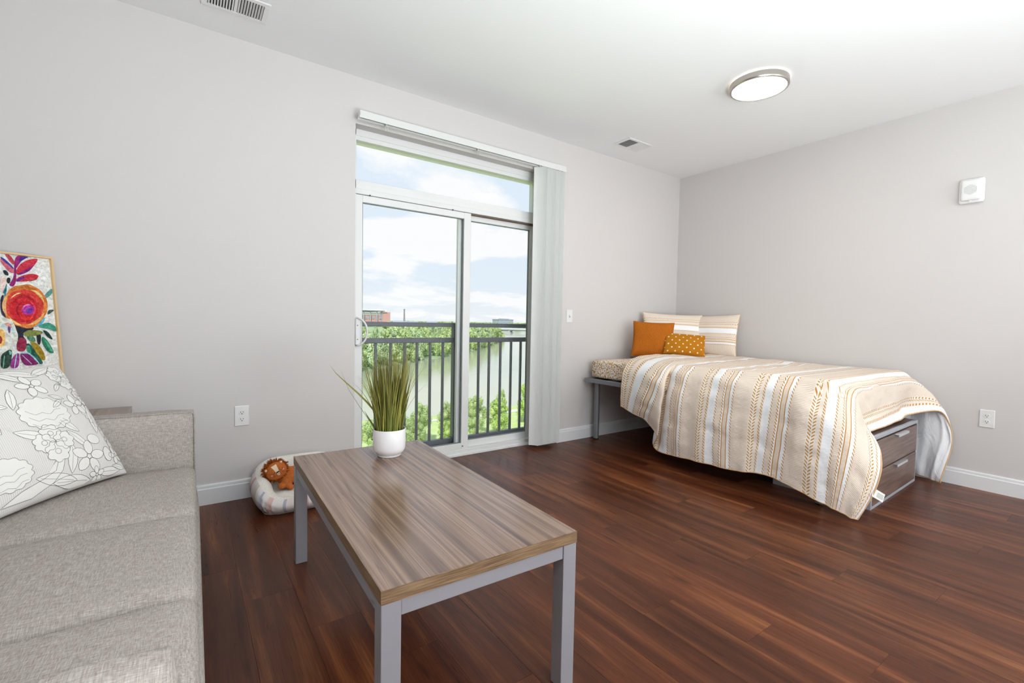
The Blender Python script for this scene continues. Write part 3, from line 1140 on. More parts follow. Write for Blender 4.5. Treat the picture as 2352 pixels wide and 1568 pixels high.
# welt seam round the front end of the far armrest
pts = [(-4.520, -0.790, z) for z in (0.33, 0.45, 0.57, 0.665)] + [(-4.522, -0.787, 0.682), (-4.531, -0.785, 0.690), (-4.62, -0.786, 0.692), (-4.9, -0.786, 0.692)]
obj('welt', MB().tube(pts, 0.0028, 6), 'sofa_fabric', sf, True)
for x in (-5.34, -4.58):
    for y in (-2.50, -0.76):
        obj('leg', MB().lathe([(0.0, 0.0), (0.020, 0.0), (0.026, 0.08), (0.0, 0.08)], (x, y, 0), 14), 'leg_inner', sf, 40)

# ------------------------------------------------------------------ end table in the corner
et = thing('end_table', 'wood topped end table in the corner behind the sofa arm', 'table', (-5.08, -0.36, 0))
obj('tabletop', MB().cbox(-5.38, -4.775, -0.66, -0.055, 0.590, 0.622, 0.001), 'zebra_wood', et)
for x in (-5.378, -4.827):
    for y in (-0.658, -0.107):
        obj('leg', MB().cbox(x, x + 0.05, y, y + 0.05, 0.0, 0.590, 0.001), 'grey_metal', et)
for y in (-0.65, -0.09):
    obj('apron', MB().cbox(-5.328, -4.827, y, y + 0.025, 0.55, 0.590, 0.001), 'grey_metal', et)

# ------------------------------------------------------------------ framed flower painting leaning in the corner
AO = Vector((-5.079, -0.03, 1.384))
A1 = Vector((-0.72, -0.69, 0)).normalized()                 # to the left
AN = Vector((0.69, -0.72, 0)).normalized()
A2 = Vector((AN.x * 0.05, AN.y * 0.05, -0.527)).normalized()  # downwards
AF = A2.cross(A1).normalized()
if AF.dot(AN) < 0:
    AF = -AF
AW, AH = 0.50, 0.757
art = thing('framed_painting', 'bright abstract flower painting in a thin pale wood frame', 'painting', AO + A1 * AW / 2 + A2 * AH)


def ap(a, b, d=0.0):
    return AO + A1 * a + A2 * b + AF * d


def abox(m, a0, a1, b0, b1, d0, d1, mi=0):
    vs = [ap(a, b, d) for d in (d0, d1) for (a, b) in ((a0, b0), (a1, b0), (a1, b1), (a0, b1))]
    m.add(vs, [(0, 1, 2, 3), (7, 6, 5, 4), (0, 4, 5, 1), (1, 5, 6, 2), (2, 6, 7, 3), (3, 7, 4, 0)], mi)


FW = 0.008
for (a0, a1, b0, b1) in ((0, AW, 0, FW), (0, AW, AH - FW, AH), (0, FW, FW, AH - FW), (AW - FW, AW, FW, AH - FW)):
    m = MB()
    abox(m, a0, a1, b0, b1, -0.018, 0.012)
    obj('frame_rail', m, 'light_oak', art, weld=True)
ARTCOL = {}


def artmat(c):
    k = 'paint_%d_%d_%d' % c
    if k not in MATS:
        def b(nt, bs, c=c):
            n = nt.noise(nt.coord('Object'), 70.0, 4, 0.6, 1.0)
            d = tuple(max(0, v - 34) for v in c)
            e = tuple(min(255, v + 26) for v in c)
            return nt.ramp(n, [(0.32, lin(d)), (0.5, lin(c)), (0.68, lin(e))])
        material(k, rough=0.55, spec=0.3, build=b)
    return k


artmat((228, 228, 224))
m = MB()
abox(m, FW, AW - FW, FW, AH - FW, -0.012, 0.0)
canvas = obj('canvas', m, 'paint_228_228_224', art, weld=True)
ART = [
 ((96,150,140),[(0.048,0.199),(0.032,0.173),(0.009,0.151),(0.007,0.18),(0.034,0.202)]),
 ((70,85,75),[(0.034,0.259),(0.009,0.258),(0.012,0.264),(0.041,0.288)]),
 ((186,62,82),[(0.183,0.005),(0.164,0.002),(0.147,0.04),(0.151,0.054),(0.162,0.049),(0.175,0.024)]),
 ((150,22,110),[(0.15,0.038),(0.137,0.009),(0.117,0.003),(0.09,0.007),(0.123,0.031),(0.147,0.077)]),
 ((70,40,140),[(0.125,0.012),(0.09,0.006),(0.111,0.023),(0.135,0.046)]),
 ((196,40,60),[(0.145,0.076),(0.127,0.047),(0.097,0.023),(0.051,0.01),(0.076,0.053),(0.101,0.079),(0.146,0.102)]),
 ((128,24,110),[(0.148,0.102),(0.124,0.082),(0.1,0.063),(0.072,0.044),(0.091,0.074),(0.122,0.095)]),
 ((198,92,110),[(0.199,0.028),(0.182,0.039),(0.155,0.074),(0.153,0.093),(0.171,0.093),(0.201,0.047)]),
 ((60,60,150),[(0.199,0.022),(0.182,0.033),(0.153,0.069),(0.155,0.077),(0.186,0.045),(0.199,0.03)]),
 ((200,44,62),[(0.15,0.119),(0.125,0.101),(0.086,0.087),(0.056,0.094),(0.071,0.116),(0.105,0.127),(0.15,0.133)]),
 ((90,30,130),[(0.151,0.127),(0.132,0.108),(0.107,0.105),(0.127,0.119),(0.147,0.134)]),
 ((120,75,50),[(0.105,0.125),(0.067,0.11),(0.071,0.117),(0.099,0.128)]),
 ((140,20,105),[(0.151,0.046),(0.143,0.045),(0.15,0.135),(0.164,0.159),(0.179,0.149),(0.156,0.112)]),
 ((22,30,34),[(0.196,0.086),(0.186,0.081),(0.175,0.095),(0.177,0.109),(0.19,0.104)]),
 ((22,30,34),[(0.182,0.115),(0.169,0.117),(0.175,0.145),(0.186,0.138)]),
 ((40,130,140),[(0.203,0.188),(0.187,0.142),(0.184,0.149),(0.197,0.192)]),
 ((232,205,198),[(0.206,0.109),(0.188,0.111),(0.184,0.134),(0.199,0.177),(0.212,0.189)]),
 ((36,40,60),[(0.214,0.208),(0.2,0.192),(0.206,0.23),(0.2,0.268),(0.188,0.298),(0.197,0.305),(0.219,0.283)]),
 ((30,34,50),[(0.197,0.298),(0.161,0.313),(0.132,0.344),(0.093,0.344),(0.125,0.375),(0.148,0.379),(0.129,0.414),(0.155,0.429),(0.181,0.366)]),
 ((90,170,200),[(0.101,0.34),(0.074,0.316),(0.049,0.292),(0.058,0.324),(0.09,0.344)]),
 ((212,122,52),[(0.035,0.241),(0.04,0.272),(0.056,0.298),(0.074,0.322),(0.096,0.342),(0.122,0.351),(0.146,0.343),(0.168,0.335),(0.185,0.319),(0.201,0.301),(0.205,0.274),(0.209,0.247),(0.205,0.218),(0.191,0.193),(0.176,0.168),(0.154,0.151),(0.13,0.147),(0.105,0.139),(0.082,0.149),(0.061,0.162),(0.047,0.184),(0.035,0.21)]),
 ((206,60,50),[(0.051,0.245),(0.061,0.273),(0.071,0.3),(0.091,0.318),(0.113,0.33),(0.136,0.329),(0.159,0.332),(0.174,0.312),(0.188,0.297),(0.197,0.275),(0.201,0.251),(0.192,0.226),(0.185,0.2),(0.168,0.179),(0.144,0.172),(0.122,0.163),(0.102,0.171),(0.081,0.178),(0.069,0.198),(0.052,0.217)]),
 ((200,28,40),[(0.076,0.254),(0.077,0.278),(0.093,0.297),(0.107,0.316),(0.128,0.321),(0.148,0.322),(0.166,0.315),(0.178,0.299),(0.185,0.279),(0.186,0.258),(0.18,0.236),(0.173,0.214),(0.156,0.2),(0.137,0.194),(0.116,0.187),(0.1,0.198),(0.085,0.211),(0.077,0.232)]),
 ((236,180,110),[(0.052,0.275),(0.056,0.288),(0.062,0.3),(0.069,0.311),(0.079,0.32),(0.089,0.327),(0.1,0.331),(0.111,0.333),(0.122,0.333),(0.122,0.331),(0.112,0.326),(0.103,0.321),(0.095,0.315),(0.086,0.308),(0.078,0.301),(0.069,0.294),(0.061,0.285),(0.053,0.274)]),
 ((232,176,120),[(0.198,0.292),(0.204,0.282),(0.209,0.27),(0.211,0.257),(0.211,0.243),(0.208,0.229),(0.203,0.215),(0.196,0.203),(0.188,0.193),(0.186,0.194),(0.19,0.207),(0.193,0.219),(0.195,0.231),(0.196,0.243),(0.197,0.255),(0.198,0.266),(0.197,0.279),(0.196,0.291)]),
 ((186,110,40),[(0.165,0.171),(0.156,0.162),(0.146,0.154),(0.135,0.149),(0.123,0.147),(0.112,0.148),(0.101,0.151),(0.092,0.158),(0.084,0.166),(0.085,0.168),(0.095,0.166),(0.105,0.165),(0.114,0.164),(0.124,0.164),(0.134,0.165),(0.143,0.167),(0.154,0.169),(0.164,0.173)]),
 ((238,200,130),[(0.097,0.165),(0.087,0.166),(0.078,0.169),(0.069,0.174),(0.062,0.181),(0.056,0.191),(0.052,0.201),(0.049,0.213),(0.049,0.225),(0.05,0.225),(0.054,0.215),(0.059,0.205),(0.065,0.197),(0.07,0.189),(0.077,0.183),(0.083,0.176),(0.09,0.171),(0.098,0.166)]),
 ((240,205,120),[(0.148,0.334),(0.155,0.334),(0.161,0.332),(0.167,0.329),(0.173,0.326),(0.178,0.321),(0.182,0.315),(0.185,0.308),(0.187,0.301),(0.186,0.3),(0.182,0.305),(0.177,0.309),(0.173,0.313),(0.168,0.317),(0.164,0.321),(0.159,0.325),(0.153,0.329),(0.148,0.333)]),
 ((170,22,30),[(0.173,0.236),(0.167,0.221),(0.157,0.207),(0.144,0.197),(0.129,0.193),(0.115,0.194),(0.102,0.2),(0.093,0.211),(0.087,0.225),(0.089,0.226),(0.097,0.216),(0.107,0.209),(0.118,0.206),(0.13,0.206),(0.141,0.209),(0.153,0.215),(0.163,0.224),(0.172,0.237)]),
 ((224,50,44),[(0.088,0.275),(0.092,0.286),(0.098,0.295),(0.105,0.303),(0.114,0.309),(0.124,0.311),(0.133,0.31),(0.141,0.307),(0.147,0.302),(0.146,0.3),(0.139,0.301),(0.132,0.3),(0.125,0.298),(0.118,0.296),(0.111,0.293),(0.104,0.288),(0.097,0.282),(0.09,0.275)]),
 ((150,16,40),[(0.146,0.297),(0.154,0.29),(0.16,0.281),(0.162,0.268),(0.161,0.255),(0.156,0.243),(0.148,0.233),(0.139,0.226),(0.128,0.224),(0.128,0.225),(0.137,0.23),(0.144,0.238),(0.15,0.247),(0.153,0.257),(0.155,0.267),(0.154,0.277),(0.151,0.287),(0.145,0.296)]),
 ((226,70,90),[(0.104,0.222),(0.097,0.227),(0.091,0.234),(0.087,0.242),(0.085,0.252),(0.086,0.263),(0.089,0.272),(0.094,0.281),(0.1,0.288),(0.101,0.288),(0.097,0.279),(0.094,0.271),(0.093,0.262),(0.093,0.254),(0.094,0.246),(0.096,0.237),(0.099,0.23),(0.104,0.223)]),
 ((240,214,150),[(0.177,0.211),(0.173,0.205),(0.169,0.199),(0.163,0.194),(0.158,0.189),(0.152,0.186),(0.146,0.184),(0.14,0.183),(0.134,0.182),(0.134,0.183),(0.139,0.185),(0.145,0.188),(0.15,0.191),(0.156,0.194),(0.161,0.198),(0.166,0.202),(0.171,0.206),(0.176,0.211)]),
 ((176,52,150),[(0.088,0.26),(0.094,0.272),(0.101,0.283),(0.113,0.284),(0.123,0.285),(0.134,0.282),(0.14,0.273),(0.141,0.262),(0.138,0.251),(0.131,0.241),(0.12,0.236),(0.108,0.234),(0.098,0.24),(0.091,0.249)]),
 ((110,50,150),[(0.1,0.265),(0.1,0.273),(0.108,0.278),(0.117,0.279),(0.125,0.274),(0.125,0.265),(0.122,0.258),(0.114,0.254),(0.107,0.253),(0.1,0.257)]),
 ((226,130,190),[(0.136,0.262),(0.136,0.255),(0.134,0.249),(0.131,0.243),(0.126,0.238),(0.12,0.236),(0.114,0.235),(0.108,0.237),(0.104,0.24),(0.105,0.241),(0.109,0.24),(0.114,0.24),(0.119,0.242),(0.123,0.244),(0.127,0.247),(0.131,0.251),(0.133,0.256),(0.136,0.262)]),
 ((222,222,212),[(0.163,0.382),(0.168,0.41),(0.179,0.434),(0.194,0.451),(0.211,0.46),(0.228,0.461),(0.244,0.459),(0.258,0.446),(0.268,0.428),(0.274,0.405),(0.275,0.379),(0.27,0.354),(0.262,0.33),(0.248,0.311),(0.232,0.3),(0.215,0.297),(0.198,0.302),(0.181,0.309),(0.173,0.332),(0.168,0.356)]),
 ((190,215,220),[(0.224,0.336),(0.216,0.33),(0.207,0.327),(0.198,0.328),(0.189,0.332),(0.182,0.339),(0.177,0.349),(0.175,0.36),(0.175,0.372),(0.178,0.372),(0.183,0.364),(0.189,0.358),(0.195,0.353),(0.201,0.35),(0.206,0.346),(0.212,0.343),(0.217,0.341),(0.224,0.339)]),
 ((240,190,112),[(0.211,0.392),(0.213,0.41),(0.219,0.424),(0.227,0.43),(0.235,0.43),(0.241,0.422),(0.245,0.409),(0.245,0.391),(0.242,0.374),(0.237,0.36),(0.229,0.353),(0.221,0.35),(0.213,0.358),(0.211,0.375)]),
 ((150,50,40),[(0.222,0.399),(0.225,0.41),(0.229,0.417),(0.234,0.417),(0.237,0.41),(0.237,0.399),(0.235,0.388),(0.231,0.381),(0.227,0.382),(0.223,0.389)]),
 ((222,150,140),[(0.209,0.326),(0.204,0.324),(0.2,0.323),(0.195,0.323),(0.191,0.325),(0.187,0.329),(0.185,0.334),(0.184,0.339),(0.183,0.345),(0.185,0.347),(0.189,0.345),(0.193,0.344),(0.197,0.343),(0.2,0.341),(0.202,0.339),(0.204,0.336),(0.207,0.332),(0.21,0.328)]),
 ((96,70,120),[(0.2,0.339),(0.187,0.34),(0.192,0.37),(0.198,0.37)]),
 ((62,148,124),[(0.09,0.344),(0.044,0.318),(0.011,0.337),(0.009,0.37),(0.037,0.353)]),
 ((22,60,55),[(0.068,0.356),(0.044,0.365),(0.024,0.41),(0.05,0.393)]),
 ((36,118,92),[(0.073,0.384),(0.051,0.405),(0.024,0.474),(0.05,0.47),(0.073,0.425)]),
 ((80,170,130),[(0.065,0.405),(0.052,0.413),(0.029,0.468),(0.042,0.463)]),
 ((18,20,22),[(0.092,0.368),(0.073,0.376),(0.081,0.43),(0.093,0.424)]),
 ((122,130,62),[(0.147,0.373),(0.124,0.356),(0.075,0.36),(0.062,0.373),(0.104,0.388),(0.136,0.387)]),
 ((90,140,110),[(0.133,0.387),(0.103,0.386),(0.096,0.416),(0.122,0.411)]),
 ((168,140,40),[(0.123,0.409),(0.099,0.416),(0.075,0.449),(0.063,0.5),(0.08,0.505),(0.103,0.463)]),
 ((30,90,75),[(0.139,0.422),(0.122,0.419),(0.103,0.463),(0.074,0.517),(0.092,0.524),(0.123,0.47)]),
 ((70,160,130),[(0.138,0.434),(0.126,0.426),(0.117,0.466),(0.133,0.465)]),
 ((148,38,68),[(0.173,0.42),(0.158,0.386),(0.131,0.406),(0.142,0.457),(0.173,0.455)]),
 ((40,66,58),[(0.234,0.466),(0.199,0.442),(0.19,0.454),(0.206,0.529),(0.239,0.529)]),
 ((120,190,170),[(0.203,0.446),(0.192,0.458),(0.199,0.472),(0.204,0.461)]),
 ((150,46,136),[(0.206,0.529),(0.197,0.488),(0.172,0.459),(0.165,0.471),(0.174,0.532)]),
 ((128,20,98),[(0.164,0.463),(0.133,0.465),(0.112,0.486),(0.09,0.522),(0.147,0.525),(0.161,0.498)]),
 ((160,214,220),[(0.177,0.462),(0.173,0.463),(0.188,0.53),(0.191,0.53)]),
 ((150,210,214),[(0.163,0.462),(0.132,0.461),(0.111,0.482),(0.09,0.52),(0.095,0.519),(0.117,0.486),(0.134,0.466),(0.161,0.467)]),
 ((170,190,214),[(0.159,0.471),(0.156,0.471),(0.121,0.517),(0.124,0.519)]),
 ((110,180,150),[(0.233,0.526),(0.223,0.471),(0.219,0.471),(0.228,0.527)]),
 ((30,110,130),[(0.193,0.169),(0.187,0.161),(0.195,0.199),(0.202,0.207)]),
]

mats, m = [], MB()
rs = random.Random(5)
extra = []
for (c, pg) in ART:      # the composition carries on, mirrored, over the part of the canvas left of the frame edge
    extra.append((c, [(0.50 - a * 1.02, b * 0.9 + 0.07) for a, b in pg][::-1]))
for li, (c, pg) in enumerate(extra + ART):
    k = artmat(c)
    if k not in mats:
        mats.append(k)
    lo, hi = FW + 0.001, AW - FW - 0.001
    pg = [(min(hi, max(lo, a)), min(AH - FW - 0.001, max(FW + 0.001, b))) for a, b in pg]
    for _ in range(2):       # round the brush strokes
        pg = [q_ for i in range(len(pg)) for q_ in ((pg[i][0] * 0.78 + pg[(i + 1) % len(pg)][0] * 0.22, pg[i][1] * 0.78 + pg[(i + 1) % len(pg)][1] * 0.22), (pg[i][0] * 0.22 + pg[(i + 1) % len(pg)][0] * 0.78, pg[i][1] * 0.22 + pg[(i + 1) % len(pg)][1] * 0.78))]
    d = 0.0004 + li * 0.00003
    m.face([len(m.v) + i for i in range(len(pg))], mats.index(k))
    m.v.extend([ap(a, b, d) for a, b in pg])
obj('painted_flowers', m, mats, canvas)


# ------------------------------------------------------------------ pillows
def frame(c, nrm, tilt, roll=0.0):
    n = Vector((nrm[0], nrm[1], 0)).normalized()
    up = Vector((-n.x * math.sin(tilt), -n.y * math.sin(tilt), math.cos(tilt)))
    nn = Vector((n.x * math.cos(tilt), n.y * math.cos(tilt), math.sin(tilt)))
    rt_ = up.cross(nn)
    M = Matrix((rt_, up, nn)).transposed().to_4x4()
    M.translation = Vector(c)
    return M @ Matrix.Rotation(roll, 4, 'Z')


def pillow_surf(w, h, t, seed=0, pinch=0.07, wr=0.006, pw=0.42):
    def S(u, v, side=1):
        x = w / 2 * u * (1 - pinch * (1 - v * v) * abs(u))
        y = h / 2 * v * (1 - pinch * (1 - u * u) * abs(v))
        k = max(0.0, (1 - u * u) * (1 - v * v))
        z = side * t / 2 * k ** pw
        n = noise.noise(Vector((u * 2.2 + seed, v * 2.2, side * 3.0))) + 0.5 * noise.noise(Vector((u * 5 + seed, v * 5, side * 7.0)))
        z += side * wr * n * k ** 0.3
        return Vector((x, y, z))
    return S


def pillow(name, parent, S, M, mat, n=26, uvfn=None):
    m = MB()
    for side in (1, -1):
        def fn(a, b):
            # denser near the rim
            u = math.sin((a - 0.5) * PI)
            v = math.sin((b - 0.5) * PI)
            return M @ S(u, v, side)

        def uf(a, b):
            u = math.sin((a - 0.5) * PI)
            v = math.sin((b - 0.5) * PI)
            return uvfn(u, v) if uvfn else ((u + 1) / 2, (v + 1) / 2)
        m.grid(fn, n, n, uvfn=uf, flip=side < 0)
    return obj(name, m, mat, parent, True)


PWD, PHT = 0.53, 0.515
TB = Vector((-4.738, -0.844, 0.475))
T1, T2 = Vector((-0.596, -0.803, 0)), Vector((-0.437, 0.327, 0.838))
tpM = frame(TB + T1 * PWD / 2 + T2 * PHT / 2, (0.8, -0.6), 0.577)
TS = pillow_surf(PWD, PHT, 0.17, 2, 0.05, 0.004)
tp = thing('throw_pillow', 'white throw pillow with grey line drawn flowers on the sofa', 'pillow', TB + T1 * PWD / 2)
pillow('cover', tp, TS, tpM, 'pillow_ground', 32)


def on_pillow(a, b, lift):
    u = 1 - 2 * a / PWD
    v = 2 * b / PHT - 1
    u, v = max(-0.985, min(0.985, u)), max(-0.985, min(0.985, v))
    e = 0.01
    p = TS(u, v)
    du, dv = TS(u + e if u < 0.9 else u, v) - TS(u if u < 0.9 else u - e, v), TS(u, v + e if v < 0.9 else v) - TS(u, v if v < 0.9 else v - e)
    n = du.cross(dv).normalized()
    return tpM @ (p + n * lift)


pm, lm = MB(), MB()
LIFT = [0.0006]


def subdiv(pts, step=0.006, closed=True):
    out = []
    n = len(pts)
    for i in range(n if closed else n - 1):
        p, q = pts[i], pts[(i + 1) % n]
        k = max(1, int(math.hypot(q[0] - p[0], q[1] - p[1]) / step))
        for j in range(k):
            out.append((p[0] + (q[0] - p[0]) * j / k, p[1] + (q[1] - p[1]) * j / k))
    if not closed:
        out.append(pts[-1])
    return out


def ink(pts, closed=True, w=0.0013):
    pts = subdiv(pts, 0.006, closed)
    n = len(pts)
    if n < 2:
        return
    b = len(lm.v)
    for i in range(n):
        p, q = pts[(i - 1) % n if closed else max(0, i - 1)], pts[(i + 1) % n if closed else min(n - 1, i + 1)]
        dx, dy = q[0] - p[0], q[1] - p[1]
        l = math.hypot(dx, dy) or 1
        nx, ny = -dy / l * w / 2, dx / l * w / 2
        lm.v.append(on_pillow(pts[i][0] + nx, pts[i][1] + ny, LIFT[0] + 0.00012))
        lm.v.append(on_pillow(pts[i][0] - nx, pts[i][1] - ny, LIFT[0] + 0.00012))
    for i in range(n if closed else n - 1):
        j = (i + 1) % n
        lm.face((b + 2 * i, b + 2 * i + 1, b + 2 * j + 1, b + 2 * j))


def blob(pts, outline=True):
    cx, cy = sum(p[0] for p in pts) / len(pts), sum(p[1] for p in pts) / len(pts)
    pts = subdiv(pts, 0.007)
    n = len(pts)
    LIFT[0] += 0.000007
    b = len(pm.v)
    rings = (1.0, 0.66, 0.33)
    for r_ in rings:
        for (x, y) in pts:
            pm.v.append(on_pillow(cx + (x - cx) * r_, cy + (y - cy) * r_, LIFT[0]))
    pm.v.append(on_pillow(cx, cy, LIFT[0]))
    for k in range(2):
        for i in range(n):
            j = (i + 1) % n
            pm.face((b + k * n + i, b + k * n + j, b + (k + 1) * n + j, b + (k + 1) * n + i))
    for i in range(n):
        pm.face((b + 2 * n + i, b + 2 * n + (i + 1) % n, b + 3 * n))
    if outline:
        ink(pts)


def ell(cx, cy, rx, ry, rot=0.0, n=14, scal=0.0, ns=8, pt=0.0):
    out = []
    for i in range(n):
        q = 2 * PI * i / n
        k = 1 + scal * abs(math.sin(q * ns / 2)) if scal else 1.0
        x, y = rx * k * math.cos(q), ry * k * math.sin(q) * (1 - pt * abs(math.cos(q)) ** 3)
        out.append((cx + x * math.cos(rot) - y * math.sin(rot), cy + x * math.sin(rot) + y * math.cos(rot)))
    return out


def five(x, y, r, rot=0.3):
    for i in range(5):
        q = rot + 2 * PI * i / 5
        blob(ell(x + 0.58 * r * math.cos(q), y + 0.58 * r * math.sin(q), 0.46 * r, 0.30 * r, q, 12, pt=0.3))
    blob(ell(x, y, 0.17 * r, 0.17 * r, 0, 8))


def leaf(x, y, r, rot):
    blob(ell(x, y, r, 0.30 * r, rot, 16, pt=0.75))
    ink([(x - 0.8 * r * math.cos(rot), y - 0.8 * r * math.sin(rot)), (x + 0.8 * r * math.cos(rot), y + 0.8 * r * math.sin(rot))], False, 0.0009)


def jag(x, y, r, rot):
    pts = []
    for i in range(19):
        f = i / 18
        w = 0.34 * r * math.sin(PI * f) ** 0.7 * (1.0 if i % 2 else 0.62)
        pts.append((f * 2 * r - r, w))
    pts += [(px_, -w) for (px_, w) in pts[::-1][1:-1]]
    blob([(x + a * math.cos(rot) - b * math.sin(rot), y + a * math.sin(rot) + b * math.cos(rot)) for a, b in pts])
    ink([(x - r * math.cos(rot), y - r * math.sin(rot)), (x + 0.9 * r * math.cos(rot), y + 0.9 * r * math.sin(rot))], False, 0.0009)


def peony(x, y, r):
    blob(ell(x, y, r * 0.92, r * 0.72, 0.1, 64, 0.13, 14))
    for k in (0.25, -0.05, -0.35):
        ink([(x + r * 0.85 * q, y + r * (k - 0.28 * (1 - q * q) + 0.06 * math.sin(q * 9))) for q in [i / 12 * 2 - 1 for i in range(1, 12)]], False, 0.0009)


def daisy(x, y, r):
    blob(ell(x, y, r, r, 0, 40, 0.3, 7))
    blob(ell(x, y, 0.32 * r, 0.32 * r, 0, 8))


def cluster(x, y, r):
    for dx, dy, k in ((0, 0.55, 0.42), (-0.5, 0.05, 0.42), (0.5, 0.1, 0.42), (0.05, -0.5, 0.48)):
        daisy(x + dx * r, y + dy * r, k * r)


def stem(pts):
    ink(pts, False, 0.0011)


# big branch first, then blossoms
br = [(0.46, 0.02), (0.40, 0.045), (0.33, 0.06), (0.285, 0.075), (0.262, 0.115), (0.25, 0.135), (0.24, 0.115), (0.262, 0.07), (0.30, 0.038), (0.37, 0.015)]
blob(br)
leaf(0.045, 0.245, 0.075, 1.9)
jag(0.052, 0.255, 0.095, 1.15)
jag(0.020, 0.175, 0.085, 1.75)
stem([(0.227, 0.25), (0.245, 0.21), (0.253, 0.18)])
for (x, y, r_, a) in ((0.218, 0.10, 0.055, 1.9), (0.167, 0.165, 0.05, 1.0), (0.305, 0.215, 0.055, 0.5), (0.18, 0.232, 0.05, 0.9), (0.286, 0.045, 0.07, 0.35), (0.235, 0.022, 0.07, 0.2), (0.042, 0.027, 0.032, 0.3), (0.20, 0.47, 0.06, 0.3), (0.25, 0.46, 0.05, 0.7), (0.33, 0.42, 0.06, 2.2), (0.40, 0.30, 0.06, 1.3), (0.37, 0.35, 0.05, 0.4), (0.44, 0.20, 0.06, 1.9), (0.12, 0.475, 0.05, 2.8), (0.115, 0.39, 0.028, 2.4), (0.15, 0.345, 0.028, 0.4), (0.163, 0.318, 0.03, 2.6), (0.09, 0.02, 0.05, 0.1), (0.49, 0.33, 0.05, 1.0), (0.30, 0.36, 0.045, 1.9)):
    leaf(x, y, r_, a)
five(0.093, 0.302, 0.046)
peony(0.227, 0.286, 0.085)
five(0.157, 0.091, 0.062, 0.6)
cluster(0.253, 0.172, 0.066)
cluster(0.057, 0.437, 0.056)
blob(ell(0.106, 0.153, 0.027, 0.021, 0.2))
blob(ell(0.074, 0.085, 0.020, 0.030, 0.2))
five(0.034, 0.075, 0.036, 0.1)
five(0.142, 0.019, 0.030)
peony(0.42, 0.11, 0.07)
five(0.205, 0.405, 0.050, 1.4)
cluster(0.028, 0.345, 0.040)
peony(0.42, 0.40, 0.075)
five(0.36, 0.46, 0.045)
cluster(0.47, 0.47, 0.05)
stem([(0.057, 0.437), (0.09, 0.40), (0.12, 0.40)])
stem([(0.093, 0.302), (0.06, 0.30), (0.03, 0.33)])
stem([(0.205, 0.405), (0.25, 0.44), (0.30, 0.47)])
obj('printed_flowers', pm, 'print_white', tp, True)
obj('printed_lines', lm, 'print_line', tp)

# ------------------------------------------------------------------ bed, raised on legs
BX, BY, BR = -0.725, -1.075, R(0.8)
bed = thing('platform_bed', 'grey metal bed platform on round legs against the corner', 'bed', (BX, BY, 0), BR)
BM = ROOT[bed.name]
fx0, fx1, fy0, fy1 = -0.705, 0.665, -1.03, 1.035
for (x0, x1, y0, y1) in ((fx0, fx0 + 0.03, fy0, fy1), (fx1 - 0.03, fx1, fy0, fy1), (fx0 + 0.03, fx1 - 0.03, fy1 - 0.03, fy1), (fx0 + 0.03, fx1 - 0.03, fy0, fy0 + 0.03)):
    obj('side_rail', MB().cbox(x0, x1, y0, y1, 0.556, 0.594, 0.002, M=BM), 'bed_metal', bed)
for i in range(9):
    y = fy0 + 0.10 + i * 0.228
    obj('slat', MB().cbox(fx0 + 0.03, fx1 - 0.03, y, y + 0.08, 0.572, 0.590, 0.002, M=BM), 'leg_inner', bed)
for (x, y) in ((-0.58, 0.985), (0.58, 0.985), (-0.58, -0.93), (0.58, -0.93)):
    lg = obj('leg', MB().lathe([(0.0, 0.012), (0.026, 0.012), (0.026, 0.558), (0.0, 0.558)], (x, y, 0), 20, M=BM), 'bed_metal', bed, 40)
    obj('foot_cap', MB().lathe([(0.0, 0.0), (0.023, 0.0), (0.0235, 0.014), (0.0, 0.014)], (x, y, 0), 20, M=BM), 'dark_hole', lg, 40)

mt = tag(obj('mattress', MB().rbox(-0.655, 0.645, -1.015, 1.005, 0.594, 0.770, 0.035, 10, crown=0.0, M=BM), 'floral_sheet', None, True), 'mattress in a small tan flower print sheet on the bed platform', 'mattress')

# two drawer cabinet under the foot of the bed
cb = thing('drawer_cabinet', 'grey cabinet with two brown wood drawers under the bed foot', 'cabinet', (-0.66, -1.93, 0), R(1.6))
CM = ROOT[cb.name]
cx0, cx1, cyf, cyb, cz = -0.478, 0.478, -0.285, 0.285, 0.452
obj('side_panel', MB().cbox(cx0, cx0 + 0.02, cyf, cyb, 0.0, cz, 0.0015, M=CM), 'cabinet_grey', cb)
obj('side_panel', MB().cbox(cx1 - 0.02, cx1, cyf, cyb, 0.0, cz, 0.0015, M=CM), 'cabinet_grey', cb)
for a in (-0.22, 0.02):
    fr_ = MB()
    y0, y1, z0, z1 = a, a + 0.20, 0.035, cz - 0.035
    for (p0, p1, q0, q1) in ((y0, y1, z0, z0 + 0.004), (y0, y1, z1 - 0.004, z1), (y0, y0 + 0.004, z0, z1), (y1 - 0.004, y1, z0, z1)):
        fr_.box(cx0 - 0.0012, cx0 + 0.001, p0, p1, q0, q1, M=CM)
    obj('panel_groove', fr_, 'leg_inner', cb)
tp_ = obj('cabinet_top', MB().cbox(cx0 + 0.02, cx1 - 0.02, cyf + 0.02, cyb, cz - 0.018, cz - 0.001, 0.001, M=CM), 'drawer_wood', cb)
obj('top_edge', MB().cbox(cx0 + 0.02, cx1 - 0.02, cyf, cyf + 0.02, cz - 0.022, cz, 0.0015, M=CM), 'cabinet_grey', cb)
obj('back_panel', MB().box(cx0 + 0.02, cx1 - 0.02, cyb - 0.01, cyb, 0.02, cz - 0.02, M=CM), 'cabinet_grey', cb)
obj('bottom_rail', MB().cbox(cx0 + 0.02, cx1 - 0.02, cyf, cyf + 0.5, 0.0, 0.018, 0.0015, M=CM), 'cabinet_grey', cb)
